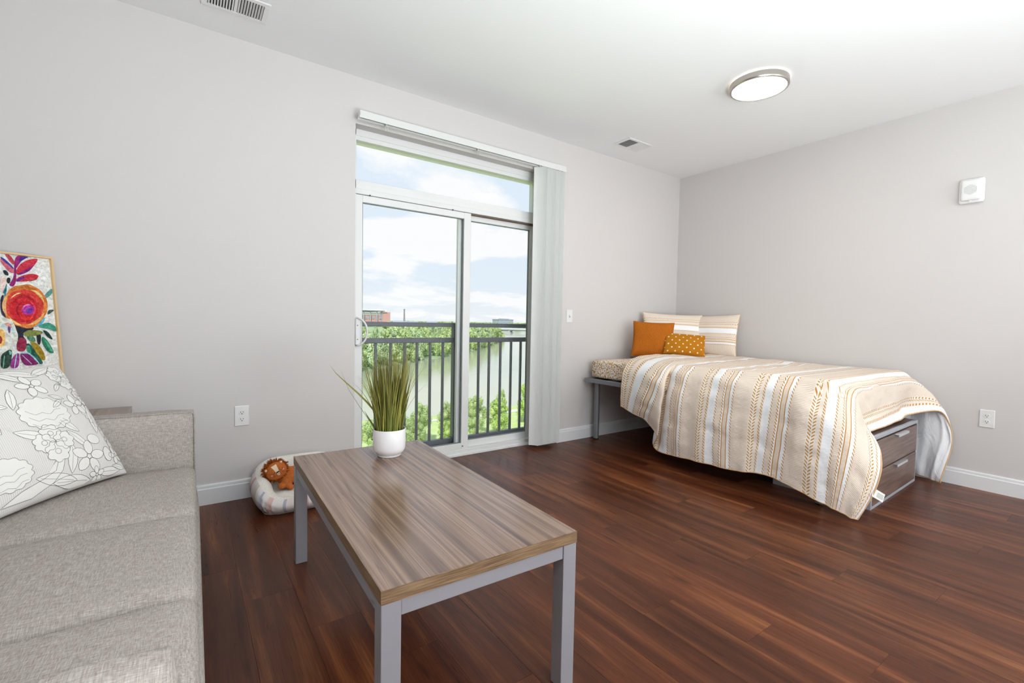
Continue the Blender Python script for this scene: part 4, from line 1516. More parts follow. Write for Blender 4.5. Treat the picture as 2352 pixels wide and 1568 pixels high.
for (z0, z1) in ((0.232, 0.420), (0.022, 0.222)):
    d = obj('drawer', MB().cbox(cx0 + 0.022, cx1 - 0.022, cyf - 0.002, cyf + 0.018, z0, z1, 0.0015, M=CM).box(cx0 + 0.03, cx1 - 0.03, cyf + 0.018, cyb - 0.02, z0 + 0.01, z1 - 0.03, M=CM), 'drawer_wood', cb)
    h0 = z1 - 0.004
    obj('handle', MB().cbox(-0.075, 0.150, cyf - 0.026, cyf - 0.001, h0 - 0.001, h0 + 0.003, 0.001, M=CM).cbox(-0.075, 0.150, cyf - 0.027, cyf - 0.023, h0 - 0.013, h0 + 0.003, 0.001, M=CM), 'handle_metal', d)

# ------------------------------------------------------------------ comforter
# rows run head to foot; each row: left hem, left side..., left edge, top..., right edge, right side, right hem
NET = [
    (0.00, [(-1.480, -0.545, 0.405), (-1.490, -0.555, 0.50), (-1.492, -0.562, 0.60), (-1.475, -0.565, 0.72), (-1.375, -0.56, 0.812), (-1.15, -0.58, 0.842), (-0.88, -0.60, 0.838), (-0.50, -0.56, 0.815), (-0.12, -0.55, 0.812), (-0.045, -0.55, 0.70), (-0.04, -0.55, 0.50), (-0.04, -0.55, 0.36)]),
    (0.10, [(-1.488, -0.640, 0.378), (-1.505, -0.680, 0.48), (-1.512, -0.715, 0.59), (-1.495, -0.745, 0.71), (-1.390, -0.76, 0.800), (-1.15, -0.72, 0.826), (-0.88, -0.72, 0.822), (-0.50, -0.70, 0.814), (-0.12, -0.68, 0.812), (-0.045, -0.68, 0.70), (-0.04, -0.68, 0.40), (-0.04, -0.68, 0.20)]),
    (0.22, [(-1.505, -0.790, 0.345), (-1.550, -0.850, 0.45), (-1.562, -0.915, 0.57), (-1.535, -0.950, 0.70), (-1.405, -0.935, 0.790), (-1.15, -0.86, 0.812), (-0.88, -0.84, 0.812), (-0.50, -0.82, 0.812), (-0.12, -0.80, 0.810), (-0.045, -0.80, 0.70), (-0.04, -0.80, 0.36), (-0.04, -0.80, 0.08)]),
    (0.32, [(-1.500, -0.935, 0.245), (-1.552, -0.990, 0.38), (-1.555, -1.020, 0.53), (-1.520, -1.025, 0.68), (-1.405, -0.985, 0.782), (-1.15, -0.93, 0.810), (-0.88, -0.92, 0.812), (-0.50, -0.90, 0.812), (-0.12, -0.88, 0.810), (-0.045, -0.88, 0.70), (-0.04, -0.88, 0.36), (-0.04, -0.88, 0.06)]),
    (0.40, [(-1.430, -0.860, 0.110), (-1.425, -0.905, 0.29), (-1.430, -0.940, 0.48), (-1.435, -0.965, 0.66), (-1.395, -0.995, 0.770), (-1.15, -1.00, 0.805), (-0.88, -1.00, 0.810), (-0.50, -0.98, 0.812), (-0.12, -0.96, 0.808), (-0.045, -0.96, 0.70), (-0.04, -0.96, 0.36), (-0.04, -0.96, 0.05)]),
    (0.50, [(-1.475, -1.010, 0.098), (-1.485, -1.030, 0.29), (-1.485, -1.045, 0.48), (-1.465, -1.055, 0.66), (-1.395, -1.06, 0.768), (-1.15, -1.06, 0.803), (-0.88, -1.06, 0.808), (-0.50, -1.05, 0.812), (-0.12, -1.04, 0.806), (-0.045, -1.04, 0.70), (-0.04, -1.04, 0.36), (-0.04, -1.04, 0.05)]),
    (0.72, [(-1.495, -1.262, 0.120), (-1.505, -1.265, 0.30), (-1.500, -1.270, 0.48), (-1.470, -1.275, 0.66), (-1.395, -1.28, 0.768), (-1.15, -1.28, 0.800), (-0.88, -1.28, 0.804), (-0.50, -1.27, 0.808), (-0.12, -1.26, 0.803), (-0.045, -1.26, 0.70), (-0.04, -1.26, 0.36), (-0.04, -1.26, 0.05)]),
    (1.00, [(-1.495, -1.560, 0.128), (-1.505, -1.560, 0.30), (-1.500, -1.560, 0.48), (-1.470, -1.560, 0.66), (-1.390, -1.56, 0.765), (-1.15, -1.56, 0.795), (-0.88, -1.56, 0.798), (-0.50, -1.55, 0.800), (-0.12, -1.55, 0.795), (-0.045, -1.55, 0.70), (-0.04, -1.55, 0.36), (-0.04, -1.55, 0.05)]),
    (1.24, [(-1.475, -1.760, 0.150), (-1.480, -1.775, 0.31), (-1.480, -1.790, 0.48), (-1.460, -1.800, 0.65), (-1.385, -1.80, 0.760), (-1.15, -1.80, 0.788), (-0.88, -1.80, 0.790), (-0.50, -1.80, 0.790), (-0.12, -1.80, 0.785), (-0.045, -1.80, 0.69), (-0.04, -1.80, 0.36), (-0.04, -1.80, 0.05)]),
    (1.42, [(-1.490, -1.960, 0.120), (-1.500, -1.965, 0.29), (-1.500, -1.970, 0.46), (-1.470, -1.975, 0.63), (-1.375, -1.98, 0.750), (-1.13, -1.98, 0.778), (-0.88, -1.98, 0.782), (-0.50, -1.98, 0.780), (-0.12, -1.98, 0.775), (-0.045, -2.00, 0.67), (-0.04, -2.00, 0.36), (-0.04, -2.00, 0.04)]),
    (1.56, [(-1.480, -2.100, 0.075), (-1.500, -2.110, 0.24), (-1.495, -2.120, 0.41), (-1.450, -2.120, 0.58), (-1.330, -2.095, 0.725), (-1.11, -2.09, 0.768), (-0.88, -2.09, 0.770), (-0.50, -2.09, 0.770), (-0.13, -2.11, 0.762), (-0.05, -2.14, 0.66), (-0.04, -2.14, 0.36), (-0.045, -2.14, 0.03)]),
    (1.70, [(-1.455, -2.180, 0.048), (-1.470, -2.215, 0.21), (-1.455, -2.235, 0.37), (-1.390, -2.225, 0.53), (-1.250, -2.160, 0.665), (-1.09, -2.135, 0.70), (-0.88, -2.14, 0.705), (-0.50, -2.145, 0.708), (-0.17, -2.165, 0.705), (-0.06, -2.25, 0.62), (-0.045, -2.27, 0.33), (-0.06, -2.23, 0.02)]),
    (1.86, [(-1.425, -2.235, 0.026), (-1.415, -2.290, 0.17), (-1.385, -2.315, 0.31), (-1.310, -2.285, 0.43), (-1.150, -2.200, 0.520), (-1.04, -2.165, 0.53), (-0.86, -2.160, 0.54), (-0.52, -2.158, 0.555), (-0.24, -2.165, 0.575), (-0.09, -2.31, 0.565), (-0.05, -2.345, 0.33), (-0.085, -2.295, 0.013)]),
    (1.94, [(-1.418, -2.255, 0.020), (-1.398, -2.310, 0.165), (-1.365, -2.335, 0.305), (-1.285, -2.300, 0.415), (-1.120, -2.205, 0.472), (-1.02, -2.178, 0.470), (-0.85, -2.172, 0.472), (-0.53, -2.172, 0.478), (-0.26, -2.178, 0.497), (-0.11, -2.325, 0.525), (-0.055, -2.370, 0.33), (-0.105, -2.325, 0.012)]),
]


def catm(p0, p1, p2, p3, f):
    f2, f3 = f * f, f * f * f
    return (p1 * 2 + (p2 - p0) * f + (p0 * 2 - p1 * 5 + p2 * 4 - p3) * f2 + (p1 * 3 - p0 - p2 * 3 + p3) * f3) * 0.5


def spline(pts, f):
    n = len(pts) - 1
    x = min(n - 1e-6, max(0.0, f * n))
    i = int(x)
    return catm(pts[max(i - 1, 0)], pts[i], pts[i + 1], pts[min(i + 2, n)], x - i)


NU, NVV = 96, 150
rows = []
for (tv, pts) in NET:
    P_ = [Vector(p) for p in pts]
    rows.append((tv, [spline(P_, i / NU) for i in range(NU + 1)]))
grid_p, grid_t = [], []
nr = len(rows) - 1
for j in range(NVV + 1):
    f = j / NVV
    x = min(nr - 1e-6, f * nr)
    i = int(x)
    grid_t.append(rows[i][0] + (rows[i + 1][0] - rows[i][0]) * (x - i))
    grid_p.append([catm(rows[max(i - 1, 0)][1][c], rows[i][1][c], rows[i + 1][1][c], rows[min(i + 2, nr)][1][c], x - i) for c in range(NU + 1)])
# arc length across
grid_s = []
for j in range(NVV + 1):
    s, a = [0.0], 0.0
    for c in range(1, NU + 1):
        a += (grid_p[j][c] - grid_p[j][c - 1]).length
        s.append(a)
    off = s[int(NU * 4 / 11)]
    grid_s.append([q - off for q in s])


def gnormal(j, c):
    a = grid_p[j][min(c + 1, NU)] - grid_p[j][max(c - 1, 0)]
    b = grid_p[min(j + 1, NVV)][c] - grid_p[max(j - 1, 0)][c]
    n = b.cross(a)
    return n.normalized() if n.length > 1e-9 else Vector((0, 0, 1))


TUFT = [(ti, si) for ti in (0.20, 0.52, 0.84, 1.16, 1.48, 1.76) for si in (-0.42, -0.12, 0.25, 0.62, 1.0, 1.32)]
outer, inner = [], []
for j in range(NVV + 1):
    ro, ri = [], []
    for c in range(NU + 1):
        p, n = grid_p[j][c], gnormal(j, c)
        s, t_ = grid_s[j][c], grid_t[j]
        on_top = max(0.0, min(1.0, (p.z - 0.72) / 0.05))
        d = 0.010 * noise.noise(Vector((s * 6, t_ * 5, 1.0))) + 0.004 * noise.noise(Vector((s * 15, t_ * 11, 4.0)))
        d += (1 - on_top) * 0.022 * noise.noise(Vector((s * 1.6, t_ * 8.5, 9.0)))
        d += (1 - on_top) * 0.006 * noise.noise(Vector((s * 3.0 + t_ * 6, t_ * 19, 2.0)))
        for (ti, si) in TUFT:
            dd = ((t_ - ti) / 0.045) ** 2 + ((s - si) / 0.035) ** 2
            if dd < 9:
                d -= 0.012 * math.exp(-dd)
        q = p + n * d
        if q.z > 0.70:
            edge = max(0.0, (-1.35 - q.x) / 0.06, (q.x + 0.10) / 0.06, (-2.05 - q.y) / 0.07)
            q.z = max(q.z, 0.797 - 0.055 * edge ** 2)
        q.z = max(q.z, 0.008)
        q.x = min(q.x, -0.012)
        ro.append(q)
        e = min(c, NU - c, 5) / 5.0 * min(j, NVV - j, 5) / 5.0
        th = 0.006 + 0.016 * e ** 0.5
        w = q - n * th
        w.z = max(w.z, 0.006)
        w.x = min(w.x, -0.010)
        ri.append(w)
    outer.append(ro)
    inner.append(ri)
cf = thing('comforter', 'beige and white striped comforter with gold stitching spread over the bed', 'comforter', (-0.75, -1.35, 0.55))
m = MB()
m.grid(lambda a, b: outer[round(b * NVV)][round(a * NU)], NU, NVV, uvfn=lambda a, b: (grid_s[round(b * NVV)][round(a * NU)], grid_t[round(b * NVV)]), flip=True)
obj('cover', m, 'comforter_cloth', cf, True)
m = MB()
m.grid(lambda a, b: inner[round(b * NVV)][round(a * NU)], NU, NVV)
obj('lining', m, 'comforter_lining', cf, True)
ring = [(0, c) for c in range(NU)] + [(j, NU) for j in range(NVV)] + [(NVV, c) for c in range(NU, 0, -1)] + [(j, 0) for j in range(NVV, 0, -1)]
pts = [(outer[j][c] + inner[j][c]) / 2 for j, c in ring]
m = MB()
m.tube(pts + [pts[0]], 0.0048, 6, cap=False)
obj('piping', m, 'comforter_piping', cf, True)
# sewn care label at the left foot corner
q = outer[NVV][10]
lb = MB()
LM_ = frame(q + Vector((0.035, -0.012, -0.012)), (-0.35, -1.0), 0.1, R(-28))
lb.box(-0.045, 0.045, -0.024, 0.024, -0.0006, 0.0006, M=LM_)
ct = obj('care_label', lb, 'tag_white', cf)
pr = MB()
for i in range(4):
    pr.box(-0.012, 0.038, -0.012 + i * 0.007, -0.0095 + i * 0.007, 0.0006, 0.0009, M=LM_)
obj('label_print', pr, 'tag_print', ct)

# shams and cushions
def add_pillow(name, label, c, nrm, tilt, w, h, t, mat, seed, roll=0.0, uvs=None, pinch=0.06):
    S = pillow_surf(w, h, t, seed, pinch, 0.008)
    M = frame(c, nrm, tilt, roll)
    o = thing(name, label, 'pillow', M @ Vector((0, -h / 2, 0)))
    pillow('cover', o, S, M, mat, 26, uvs)
    # seam piping round the rim
    ringp = []
    for k_ in range(0, 4):
        for i in range(14):
            f = -1 + 2 * i / 14
            u, v = ((f, -1), (1, f), (-f, 1), (-1, -f))[k_]
            ringp.append(M @ S(u, v, 1))
    obj('seam', MB().tube(ringp + [ringp[0]], 0.003, 6, cap=False), mat if mat != 'sham_cloth' else 'comforter_piping', o, True)
    return o


add_pillow('bed_pillow', 'striped bed pillow leaning on the right wall at the bed head', (-0.135, -0.475, 1.005), (-1.0, -0.10), 0.20, 0.64, 0.43, 0.17, 'sham_cloth', 5, R(1.5), lambda u, v: (u * 0.33, -v * 0.20 + 0.125))
add_pillow('bed_pillow', 'striped bed pillow standing diagonally in the corner behind the orange cushion', (-0.405, -0.265, 1.010), (-0.52, -0.85), 0.20, 0.64, 0.44, 0.17, 'sham_cloth', 8, R(-2), lambda u, v: (u * 0.33, -v * 0.20 + 0.145))
add_pillow('square_cushion', 'plain burnt orange square cushion on the bed', (-0.815, -0.330, 0.965), (-0.78, -0.63), 0.22, 0.385, 0.345, 0.13, 'orange_corduroy', 12, R(-2))
add_pillow('lumbar_cushion', 'small mustard cushion with white dots on the bed', (-0.680, -0.590, 0.925), (-0.74, -0.67), 0.50, 0.365, 0.215, 0.11, 'mustard_dots', 15, R(-4), pinch=0.03)

# ------------------------------------------------------------------ pet bed with stuffed lion
QX, QY = -3.975, -0.245
pb = thing('pet_bed', 'small striped pet bed with fleece lining below the outlet', 'pet bed', (QX, QY, 0))


def sup(phi, ax, ay, e=0.45):
    c, s = math.cos(phi), math.sin(phi)
    return math.copysign(abs(c) ** e, c) * ax, math.copysign(abs(s) ** e, s) * ay


def rimh(phi):
    s = math.sin(phi)
    return 0.190 + 0.065 * max(0, s) - 0.100 * max(0, -s) ** 1.5


NPH, NPS = 112, 18


def rimpt(i, psi, squash=1.0):
    phi = 2 * PI * i / NPH
    x, y = sup(phi, 0.215, 0.145)
    x2, y2 = sup(phi, 0.275, 0.20)
    dx, dy = x2 - x, y2 - y
    l = math.hypot(dx, dy)
    h = rimh(phi)
    hw = 0.056
    pk = 0.004 * math.sin(i * 2.1) * (1 if abs(math.cos(phi)) > 0.5 and abs(math.sin(phi)) > 0.5 else 0.4)
    rr = (hw + pk) * math.cos(psi)
    z = h / 2 + (h / 2) * math.sin(psi) * (1.0)
    bulge = 1 + 0.12 * math.cos((z / h - 0.5) * PI)
    if rr > 0:
        rr -= 0.030 * (1 - z / h) ** 1.5
    pleat = 0.0035 * math.sin(z * 190 + i) * max(0.0, abs(math.sin(2 * phi)) - 0.35)
    rr += pleat
    return Vector((QX + x + dx / l * rr * bulge, QY + y + dy / l * rr * bulge, max(0.002, z)))


m = MB()
ul = [0.0]
for i in range(1, NPH + 1):
    a, b = rimpt(i - 1, 0), rimpt(i, 0)
    ul.append(ul[-1] + (b - a).length)
m.grid(lambda a, b: rimpt(round(a * NPH) % NPH if a < 1 else 0, -PI / 2 + b * PI * 0.87), NPH, NPS, uvfn=lambda a, b: (ul[round(a * NPH)] / ul[-1] * 4.0 + 0.18, b))
obj('bolster', m, 'petbed_stripe', pb, True)
m = MB()
m.grid(lambda a, b: rimpt(round(a * NPH) % NPH if a < 1 else 0, PI * 0.37 + b * PI * 1.13), NPH, NPS)
obj('lining', m, 'petbed_fleece', pb, True)
m = MB()
for (z, k_) in ((0.02, 0.98), (0.075, 0.98), (0.095, 0.86), (0.10, 0.5), (0.10, 0.02)):
    for i in range(48):
        x, y = sup(2 * PI * i / 48, 0.20 * k_, 0.135 * k_)
        m.v.append(Vector((QX + x, QY + y, z)))
for j in range(4):
    for i in range(48):
        m.face((j * 48 + i, j * 48 + (i + 1) % 48, (j + 1) * 48 + (i + 1) % 48, (j + 1) * 48 + i))
obj('inner_cushion', m, 'petbed_fleece', pb, True)

ln = thing('plush_lion', 'stuffed brown lion toy with shaggy mane lying in the pet bed', 'stuffed toy', (-4.06, -0.235, 0.10))
HD = Vector((-4.112, -0.262, 0.215))
vd = (CAM + Vector((0.35, 0, -0.1)) - HD).normalized()
upv = (Vector((0, 0, 1)) - vd * vd.z).normalized()
rtv = upv.cross(vd)
HM = Matrix((rtv, upv, vd)).transposed().to_4x4()
HM.translation = HD
HM = HM @ Matrix.Rotation(R(27), 4, 'Z')
bm_ = MB()
for (c, r_) in (((-4.045, -0.225, 0.165), (0.062, 0.055, 0.055)), ((-4.005, -0.215, 0.165), (0.060, 0.052, 0.050)), ((-3.965, -0.210, 0.150), (0.048, 0.05, 0.048)), ((-4.075, -0.235, 0.185), (0.042, 0.042, 0.042)),
                ((-4.058, -0.272, 0.135), (0.030, 0.030, 0.026)), ((-4.042, -0.295, 0.118), (0.021, 0.026, 0.017)), ((-4.088, -0.285, 0.128), (0.022, 0.026, 0.018)),
                ((-3.975, -0.262, 0.128), (0.026, 0.034, 0.020)), ((-3.965, -0.288, 0.118), (0.018, 0.022, 0.015))):
    bm_.ellipsoid(c, r_, 20, 12)
lb_ = obj('body', bm_, 'lion_body', ln, True)
md = lb_.modifiers.new('merge', 'REMESH')
md.mode = 'VOXEL'
md.voxel_size = 0.005
md.use_smooth_shade = True
sm = lb_.modifiers.new('soften', 'SMOOTH')
sm.iterations = 6
obj('head', MB().ellipsoid((0, 0, 0), (0.058, 0.050, 0.036), 24, 16, M=HM), 'lion_body', ln, True)
mn = MB()
mn.ellipsoid((-0.004, 0.004, -0.018), (0.062, 0.057, 0.026), 20, 12, M=HM)
rf = random.Random(9)
for i in range(620):
    a = rf.uniform(0, 2 * PI)
    rr = rf.uniform(0.72, 1.05)
    bx, by = 0.056 * rr * math.cos(a), 0.052 * rr * math.sin(a) + 0.003
    bz = rf.uniform(-0.034, 0.014) - 0.006
    out = Vector((math.cos(a), math.sin(a), rf.uniform(-0.6, 0.35)))
    L = rf.uniform(0.010, 0.024) * (1.1 if by > 0 else 0.9)
    p0 = Vector((bx, by, bz))
    swirl = Vector((-math.sin(a), math.cos(a), 0)) * rf.uniform(-0.5, 0.5)
    p1 = p0 + (out + swirl * 0.4).normalized() * L * 0.6
    p2 = p1 + (out + swirl + Vector((0, -0.35, 0.1))).normalized() * L * 0.5
    mn.tube([HM @ p0, HM @ p1, HM @ p2], [0.0030, 0.0022, 0.0004], 4, cap=False)
tag(obj('mane', mn, 'lion_mane', ln, True), 'shaggy dark brown mane', kind='stuff')


def onface(x, y, lift=0.001):
    k_ = max(0.0, 1 - (x / 0.058) ** 2 - (y / 0.050) ** 2)
    return HM @ Vector((x, y, 0.036 * math.sqrt(k_) + lift))


def facepatch(name, pts, mat, lift=0.0012):
    mm = MB()
    n = len(pts)
    cx, cy = sum(p[0] for p in pts) / n, sum(p[1] for p in pts) / n
    for k_ in (1.0, 0.5):
        for (x, y) in pts:
            mm.v.append(onface(cx + (x - cx) * k_, cy + (y - cy) * k_, lift))
    mm.v.append(onface(cx, cy, lift))
    for i in range(n):
        j = (i + 1) % n
        mm.face((i, j, n + j, n + i))
        mm.face((n + i, n + j, 2 * n))
    return obj(name, mm, mat, ln)


facepatch('nose_bridge', subdiv([(-0.017, 0.036), (0.015, 0.036), (0.012, 0.018), (0.009, -0.006), (-0.009, -0.006), (-0.012, 0.018)], 0.005), 'lion_cream')
facepatch('nose', subdiv([(-0.010, -0.004), (0.010, -0.004), (0.004, -0.012), (-0.004, -0.012)], 0.004), 'lion_dark', 0.0026)
facepatch('muzzle', [(0.009 * math.cos(q), -0.020 + 0.008 * math.sin(q)) for q in [2 * PI * i / 12 for i in range(12)]], 'lion_cream')
for s in (-1, 1):
    obj('closed_eye', MB().tube([onface(s * 0.024 + 0.009 * math.cos(q), 0.000 + 0.008 * math.sin(q), 0.001) for q in [PI + PI * i / 8 for i in range(9)]], 0.0011, 5), 'lion_dark', ln, True)
    obj('mouth_line', MB().tube([onface(s * 0.0055 + 0.0055 * math.cos(q), -0.016 + 0.006 * math.sin(q), 0.002) for q in [PI + PI * i / 8 for i in range(9)]], 0.0009, 5), 'lion_dark', ln, True)
    facepatch('cheek', [(s * 0.034 + 0.006 * math.cos(q), -0.010 + 0.005 * math.sin(q)) for q in [2 * PI * i / 10 for i in range(10)]], 'lion_pink')
    for k_ in (0, 1, 2):
        obj('whisker', MB().tube([onface(s * 0.020, -0.018 - 0.003 * k_, 0.001), onface(s * 0.030, -0.017 - 0.005 * k_, 0.001)], 0.0006, 4), 'lion_dark', ln)
    e = MB()
    e.ellipsoid((s * 0.044, 0.030, 0.006), (0.013, 0.013, 0.007), 14, 8, M=HM)
    er = obj('ear', e, 'lion_body', ln, True)
    obj('inner_ear', MB().ellipsoid((s * 0.044, 0.030, 0.011), (0.007, 0.007, 0.004), 12, 8, M=HM), 'lion_cream', er, True)


# ------------------------------------------------------------------ balcony railing outside the door
RY = 0.24
rl = thing('balcony_railing', 'dark grey metal balcony railing outside the patio door', 'railing', (-2.75, RY, 0))
for (z0, z1) in ((1.056, 1.091), (0.927, 0.967), (0.075, 0.120)):
    obj('rail', MB().cbox(-3.66, -1.84, RY - 0.02, RY + 0.02, z0, z1, 0.003), 'rail_paint', rl)
for x in (-3.69, -2.673, -1.82):
    obj('post', MB().cbox(x - 0.028, x + 0.028, RY - 0.028, RY + 0.028, -0.12, 1.091, 0.003), 'rail_paint', rl)
for x in (-3.585, -3.472, -3.358, -3.238, -3.124, -3.021, -2.906, -2.792, -2.56, -2.445, -2.337, -2.216, -2.1, -1.991, -1.90):
    obj('baluster', MB().cbox(x - 0.0095, x + 0.0095, RY - 0.0095, RY + 0.0095, 0.118, 0.930, 0.002), 'rail_paint', rl)
for x in (-3.69, -2.673, -1.82):
    obj('bracket', MB().cbox(x - 0.03, x + 0.03, 0.2, RY - 0.027, -0.10, -0.04, 0.002), 'rail_paint', rl)

# ------------------------------------------------------------------ river valley
WZ, GZ = -14.0, -13.0
m = MB()
m.add([(-300, 40, WZ), (1500, 40, WZ), (1500, 760, WZ), (-300, 760, WZ)], [(0, 1, 2, 3)])
tag(obj('river', m, 'river_water'), 'wide calm green grey river', None, None, 'structure')
m = MB()
near = [(-120, 0.6), (200, 0.6), (200, 78), (120, 74), (75, 69), (55, 65), (42, 60), (30, 58), (18, 60), (8, 62), (-30, 66), (-120, 70)]
m.add([(x, y, GZ) for x, y in near] + [(x, y + 2.0, WZ - 1) for x, y in near[2:]], [tuple(range(len(near)))] + [(2 + i, 12 + i, 13 + i, 3 + i) for i in range(9)])
tag(obj('river_bank', m, 'lawn', None), 'bright green mown lawn on the near river bank', None, None, 'structure')


def ribbon(name, pts, w, z, mat, label):
    mm = MB()
    for i, p in enumerate(pts):
        a, b = Vector(pts[max(i - 1, 0)] + (0,)), Vector(pts[min(i + 1, len(pts) - 1)] + (0,))
        d = (b - a).normalized()
        n = Vector((-d.y, d.x, 0)) * w / 2
        for s, zz_ in ((1, z), (-1, z)):
            mm.v.append(Vector((p[0], p[1], zz_)) + n * s)
    for i in range(len(pts) - 1):
        mm.face((2 * i, 2 * i + 1, 2 * i + 3, 2 * i + 2))
    return tag(obj(name, mm, mat), label, None, None, 'structure')


ribbon('path', [(-20, 40), (5, 41.5), (18, 41), (28, 42.5), (38, 45), (60, 50), (100, 58)], 2.0, GZ + 0.03, 'path_paving', 'pale paved path across the near lawn')
ribbon('riverside_path', [(10, 58.5), (20, 57), (30, 54.8), (40, 56.5), (52, 61.5), (75, 66)], 1.3, GZ + 0.03, 'path_paving', 'pale path along the near river edge')

shore = [(-300, 10), (-80, 52), (0, 98), (38, 133), (69, 163), (92, 178), (114, 202), (143, 235), (194, 296), (225, 370), (250, 470), (300, 640)]
land = shore + [(1500, 600), (9000, 3500), (-5000, 9500), (-6000, 10)]
m = MB()
m.add([(x, y, GZ - 0.3) for x, y in land] + [(x + 2.5, y - 2.5, WZ - 1) for x, y in shore], [tuple(range(len(land)))] + [(i, len(land) + i, len(land) + i + 1, i + 1) for i in range(len(shore) - 1)])
tag(obj('far_bank', m, 'far_land', None), 'wooded far bank and open land reaching the horizon', None, None, 'structure')


def crown_mesh(name, seed, n, leaf, mat, blobs=9, squat=1.0):
    """unit crown: radius about 1, height 2, made of leaf cards round leafy clumps"""
    rr = random.Random(seed)
    mm = MB()
    cs = [(Vector((0, 0, 0.75)), 0.60), (Vector((0, 0, 1.3)), 0.42)]
    for i in range(blobs):
        a = rr.uniform(0, 2 * PI)
        z = rr.uniform(0.15, 1.78)
        r0 = rr.uniform(0.45, 0.80) * math.sqrt(max(0.02, 1 - ((z - 0.75) / 1.08) ** 2))
        cs.append((Vector((r0 * math.cos(a), r0 * math.sin(a), z)), rr.uniform(0.18, 0.40) * (1.0 if z < 1.3 else 0.7)))
    for (c, r) in cs:
        mm.ellipsoid(c, (r * 0.62, r * 0.62, r * 0.62 * squat), 8, 6)
    for i in range(n):
        c, r = cs[rr.randrange(len(cs))]
        d = Vector((rr.gauss(0, 1), rr.gauss(0, 1), rr.gauss(0, 1) + 0.25)).normalized()
        p = c + Vector((d.x, d.y, d.z * squat)) * r * rr.uniform(0.70, 1.22)
        t1 = d.cross(Vector((rr.gauss(0, 1), rr.gauss(0, 1), rr.gauss(0, 1)))).normalized()
        t1 = (t1 + d * rr.uniform(-0.5, 0.5)).normalized()
        t2 = d.cross(t1).normalized()
        s = leaf * rr.uniform(0.6, 1.3)
        mm.add([p - t1 * s, p + t2 * s * 0.5, p + t1 * s, p - t2 * s * 0.5], [(0, 1, 2, 3)])
    me = mm.mesh(name)
    me.materials.append(MATS[mat])
    return me


def trunk_mesh():
    mm = MB()
    mm.tube([(0, 0, 0), (0.01, 0, 0.5), (0, 0.01, 1.0)], [0.055, 0.04, 0.02], 8)
    for a in (0.3, 2.4, 4.4):
        mm.tube([(0, 0, 0.55), (0.12 * math.cos(a), 0.12 * math.sin(a), 0.85), (0.2 * math.cos(a), 0.2 * math.sin(a), 1.1)], [0.025, 0.018, 0.008], 6)
    me = mm.mesh('trunk')
    me.materials.append(MATS['bark'])
    return me


TRK = trunk_mesh()
NEARC = [crown_mesh('crown', 31 + i, 13000, 0.036, 'leaf_bright', 22) for i in range(2)]
NEARG = [crown_mesh('crown', 51 + i, 13000, 0.035, 'leaf_green', 22) for i in range(2)]
FARC = [crown_mesh('crown', 71 + i, 4200, 0.065, 'leaf_far' if i == 0 else 'leaf_green', 9) for i in range(4)]


def tree(name, label, x, y, z, h, r, crown, group=None, seed=0, low=0.18):
    t = thing(name, label, 'tree', (x, y, z), seed * 1.7, group)
    tr_ = inst(TRK, 'trunk', t, Matrix.Translation((x, y, z)) @ Matrix.Diagonal((h * 0.9, h * 0.9, h * 0.62, 1)))
    ch = h * (1 - low)
    inst(crown, 'crown', t, Matrix.Translation((x, y, z + h * low)) @ Matrix.Rotation(seed * 1.7, 4, 'Z') @ Matrix.Diagonal((r, r, ch / 2.0, 1)))
    return t


near_trees = [
    (10.4, 41.5, 4.6, 1.5, NEARG[0], 'small leafy tree seen behind the plant pot at the left stile'),
    (13.6, 42.8, 5.0, 1.5, NEARG[1], 'leafy green tree behind the grass plant'),
    (17.3, 45.3, 5.0, 1.35, NEARG[0], 'pale green tree just right of the potted grass'),
    (20.3, 44.8, 4.7, 1.25, NEARG[1], 'slim green tree beside the middle railing post'),
    (24.6, 45.6, 5.1, 1.45, NEARG[0], 'leafy tree behind the first bars of the right door panel'),
    (27.0, 44.2, 4.5, 1.65, NEARC[0], 'bright green bushy tree low in the right door panel'),
    (34.2, 54.2, 4.0, 0.95, NEARG[1], 'thin young tree standing by the riverside path'),
    (34.6, 48.6, 5.5, 1.75, NEARC[1], 'bright green tree next to the stacked blinds'),
    (39.0, 50.4, 5.0, 1.5, NEARC[0], 'bright green tree partly hidden by the stacked blinds'),
    (15.2, 41.6, 3.4, 1.2, NEARG[1], 'low leafy tree at the bottom of the left panel behind the plant'),
    (18.9, 42.4, 3.1, 1.2, NEARC[1], 'low bushy tree left of the middle railing post near the lower rail'),
    (22.6, 43.0, 3.0, 1.1, NEARG[0], 'low leafy tree hidden behind the middle door stile'),
    (29.4, 46.6, 2.4, 0.9, NEARC[0], 'small round shrub on the lawn beside the bushy tree'),
]
for i, (x, y, h, r, c, lab) in enumerate(near_trees):
    tree('lawn_tree', lab, x, y, GZ, h, r, c, None, i + 1)

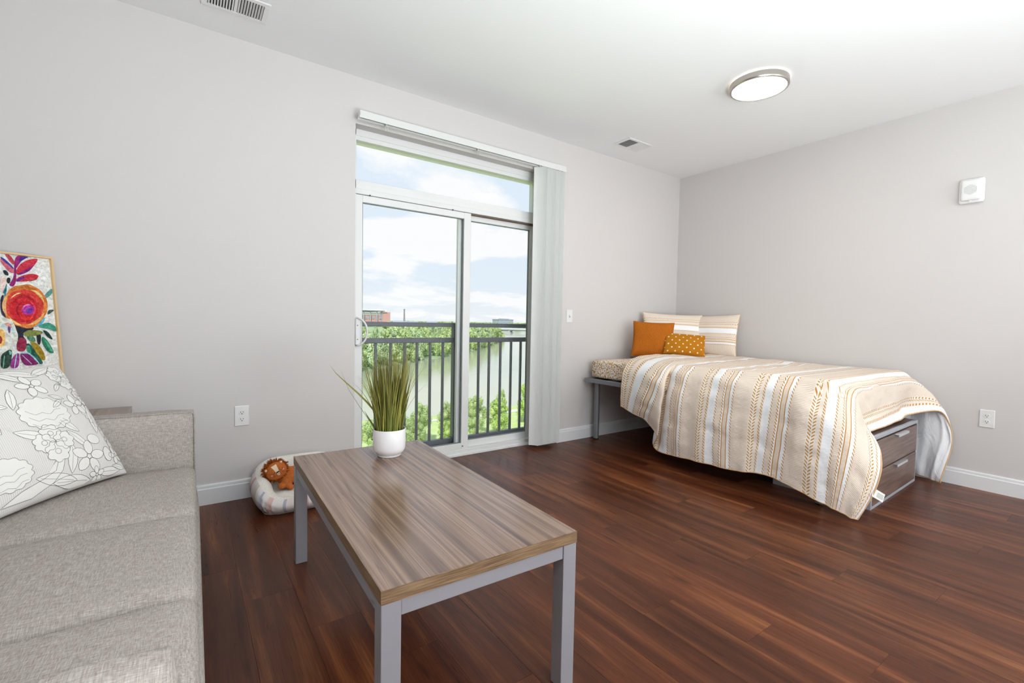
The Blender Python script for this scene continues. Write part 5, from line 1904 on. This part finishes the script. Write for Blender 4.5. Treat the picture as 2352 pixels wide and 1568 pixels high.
rt_ = random.Random(21)
SH = [Vector((x, y, 0)) for x, y in shore]
LEN = [(SH[i + 1] - SH[i]).length for i in range(len(SH) - 1)]
cnt = 0
placed = []
for lane, (off0, off1, step) in enumerate(((-1.0, 2.0, 4.2), (5, 11, 6.0), (15, 27, 8.0), (30, 50, 9.0), (55, 85, 11.0), (90, 140, 13.0))):
    d = 0.0
    total = sum(LEN)
    while d < total:
        q, i = d, 0
        while i < len(LEN) - 1 and q > LEN[i]:
            q -= LEN[i]
            i += 1
        u = (SH[i + 1] - SH[i]).normalized()
        p = SH[i] + u * q
        n = Vector((-u.y, u.x, 0))
        p = p + n * rt_.uniform(off0, off1)
        dist = p.length
        d += step * rt_.uniform(0.75, 1.25) * max(1.0, dist / 170.0)
        ratio = (p.x - CAM.x) / max(1.0, p.y - CAM.y)
        if p.y < 90 or p.y > 470 or ratio < 0.27 or ratio > 0.83:
            continue
        h = rt_.uniform(7.5, 11.5) + lane * 0.4
        cr_ = h * rt_.uniform(0.36, 0.46)
        if any((p.x - a) ** 2 + (p.y - b) ** 2 < (0.66 * (cr_ + c_)) ** 2 for a, b, c_ in placed):
            continue
        placed.append((p.x, p.y, cr_))
        tree('bank_tree', 'leafy green tree in the dense wood lining the far river bank', p.x, p.y, GZ - 0.4, h, cr_, FARC[rt_.randrange(4)], 'trees lining the far river bank', cnt, -0.22)
        cnt += 1
keep = [(292, 940, 70), (321, 800, 8), (683, 1015, 40), (296, 766, 20), (327, 787, 24), (400, 868, 28)]
for i in range(130):
    y = rt_.uniform(680, 1500)
    x = CAM.x + y * rt_.uniform(0.27, 0.82)
    h = rt_.uniform(8, 13)
    if any((x - a) ** 2 + (y - b) ** 2 < (h * 0.9 + c_) ** 2 for a, b, c_ in keep):
        continue
    keep.append((x, y, h * 0.9))
    t = thing('distant_tree', 'distant tree on the low tree line along the horizon', 'tree', (x, y, GZ - 0.4), 0, 'trees along the horizon')
    inst(FARC[i % 4], 'crown', t, Matrix.Translation((x, y, GZ - 0.6)) @ Matrix.Diagonal((h * 0.9, h * 0.9, h / 2, 1)))

# the wood carries on along the bank left of the view
src = crown_mesh('crown', 91, 420, 0.13, 'leaf_green', 9)
sv = [v.co.copy() for v in src.vertices]
sfc = [tuple(pp.vertices) for pp in src.polygons]
m = MB()
for i in range(90):
    if i < 60:
        q = rt_.random()
        a_, b_ = (SH[1], SH[2]) if q < 0.45 else (SH[2], SH[3])
        p = a_ + (b_ - a_) * rt_.random()
        u = (b_ - a_).normalized()
        p = p + Vector((-u.y, u.x, 0)) * rt_.uniform(0, 45)
    else:
        yy = rt_.uniform(400, 1200)
        p = Vector((CAM.x + yy * rt_.uniform(-0.6, 0.26), yy, 0))
    ratio = (p.x - CAM.x) / (p.y - CAM.y)
    if ratio > 0.265:
        continue
    h = rt_.uniform(8, 12)
    m.add(sv, sfc, 0, Matrix.Translation((p.x, p.y, GZ - 1.5)) @ Matrix.Diagonal((h * 0.45, h * 0.45, h * 0.6, 1)))
tag(obj('woodland', m, 'leaf_green', None), 'leafy wood continuing along the far bank left of the door', 'trees', None, 'stuff')

# ------------------------------------------------------------------ bridge over the river
bA, bB = Vector((306, 602, 0)), Vector((445, 348, 0))
bd = (bB - bA).normalized()
bn = Vector((-bd.y, bd.x, 0))
bg_ = thing('river_bridge', 'long pale concrete bridge crossing the river in the distance', 'bridge', ((bA.x + bB.x) / 2, (bA.y + bB.y) / 2, WZ))
BMx = Matrix((bd, bn, Vector((0, 0, 1)))).transposed().to_4x4()
BMx.translation = bA
BL = (bB - bA).length
obj('deck', MB().box(0, BL, -5.5, 5.5, -9.6, -8.6, M=BMx), 'bridge_concrete', bg_)
obj('girder', MB().box(0, BL, -4.2, -3.2, -10.8, -9.6, M=BMx).box(0, BL, 3.2, 4.2, -10.8, -9.6, M=BMx), 'stadium_steel', bg_)
for s in (-5.4, 5.2):
    obj('parapet', MB().box(0, BL, s, s + 0.2, -8.6, -7.5, M=BMx), 'bridge_concrete', bg_)
for a in (40, 72, 104, 136, 168, 200, 232, 264):
    pr_ = obj('pier', MB().box(a - 0.7, a + 0.7, -3.0, 3.0, -14.6, -11.4, M=BMx), 'bridge_concrete', bg_)
    obj('pier_cap', MB().box(a - 1.0, a + 1.0, -5.0, 5.0, -11.4, -10.8, M=BMx), 'bridge_concrete', pr_)
    obj('pier_footing', MB().box(a - 2.2, a + 2.2, -4.5, 4.5, -14.4, -13.5, M=BMx), 'bridge_concrete', pr_)

# ------------------------------------------------------------------ skyline
st = thing('stadium', 'red brick stadium with steel roof truss on the horizon', 'building', (292, 905, GZ))
obj('wall', MB().box(250, 331, 900, 980, -13, 9.0), 'brick_red', st)
obj('corner_tower', MB().box(316, 331.5, 897, 915, -13, 15.5), 'brick_red', st)
obj('roof', MB().box(248, 320, 896, 985, 16.5, 18.0), 'stadium_steel', st)
obj('roof_slab', MB().box(246, 322, 893, 990, 18.0, 20.0), 'stadium_pale', st)
for x in (252, 265, 278, 291, 304, 314):
    obj('column', MB().box(x, x + 1.6, 897, 899, -13, 16.5), 'stadium_steel', st)
for x in (254, 267, 280, 293, 305):
    obj('seating_panel', MB().box(x, x + 10.5, 899.2, 901, 9.0, 14.5), 'stadium_pale', st)
for x in (254, 261, 268, 275, 282, 289, 296, 303, 310):
    obj('window', MB().box(x, x + 4.2, 899.3, 900.2, 1.5, 6.0), 'block_grey', st)
ck = thing('chimney_stack', 'tall thin factory chimney on the horizon', 'chimney', (321.5, 800, GZ))
obj('shaft', MB().lathe([(2.0, -13), (1.5, 6), (1.25, 20.2), (0.9, 20.2), (0.9, 16)], (321.5, 800, 0), 20), 'stack_brick', ck, 40)
obj('rim', MB().lathe([(1.25, 19.6), (1.5, 19.7), (1.5, 20.6), (0.95, 20.6)], (321.5, 800, 0), 20), 'stack_brick', ck, 40)
ob = thing('office_block', 'long low grey block on the horizon right of the door stile', 'building', (690, 1000, GZ))
obj('wall', MB().box(660, 706, 1000, 1030, -13, 6.0), 'block_grey', ob)
obj('roof', MB().box(659, 707, 999, 1031, 6.0, 7.0).box(672, 694, 1003, 1020, 7.0, 9.0), 'stadium_steel', ob)
for i in range(7):
    obj('window', MB().box(662 + i * 6.2, 666.5 + i * 6.2, 999.6, 1000.1, 0.5, 3.5), 'stadium_steel', ob)
for i, (rx, y, w, d_, h, lab) in enumerate(((0.395, 760, 18, 12, 6, 'low pale shed left of the factory chimney'), (0.425, 780, 26, 14, 5, 'long low pale shed right of the factory chimney'), (0.47, 860, 34, 16, 6, 'wide pale warehouse on the horizon left of the railing post'))):
    x = CAM.x + rx * y
    hs = thing('warehouse', lab, 'building', (x, y, GZ))
    obj('wall', MB().box(x - w / 2, x + w / 2, y, y + d_, -13, -13 + h + 3), 'stadium_pale', hs)
    rf_ = MB()
    zr = -13 + h + 3
    rf_.add([(x - w / 2 - 1, y - 1, zr), (x + w / 2 + 1, y - 1, zr), (x + w / 2 + 1, y + d_ + 1, zr), (x - w / 2 - 1, y + d_ + 1, zr), (x - w / 2 - 1, y + d_ / 2, zr + 3), (x + w / 2 + 1, y + d_ / 2, zr + 3)], [(0, 1, 5, 4), (2, 3, 4, 5), (0, 4, 3), (1, 2, 5), (0, 3, 2, 1)])
    obj('roof', rf_, 'block_grey', hs)
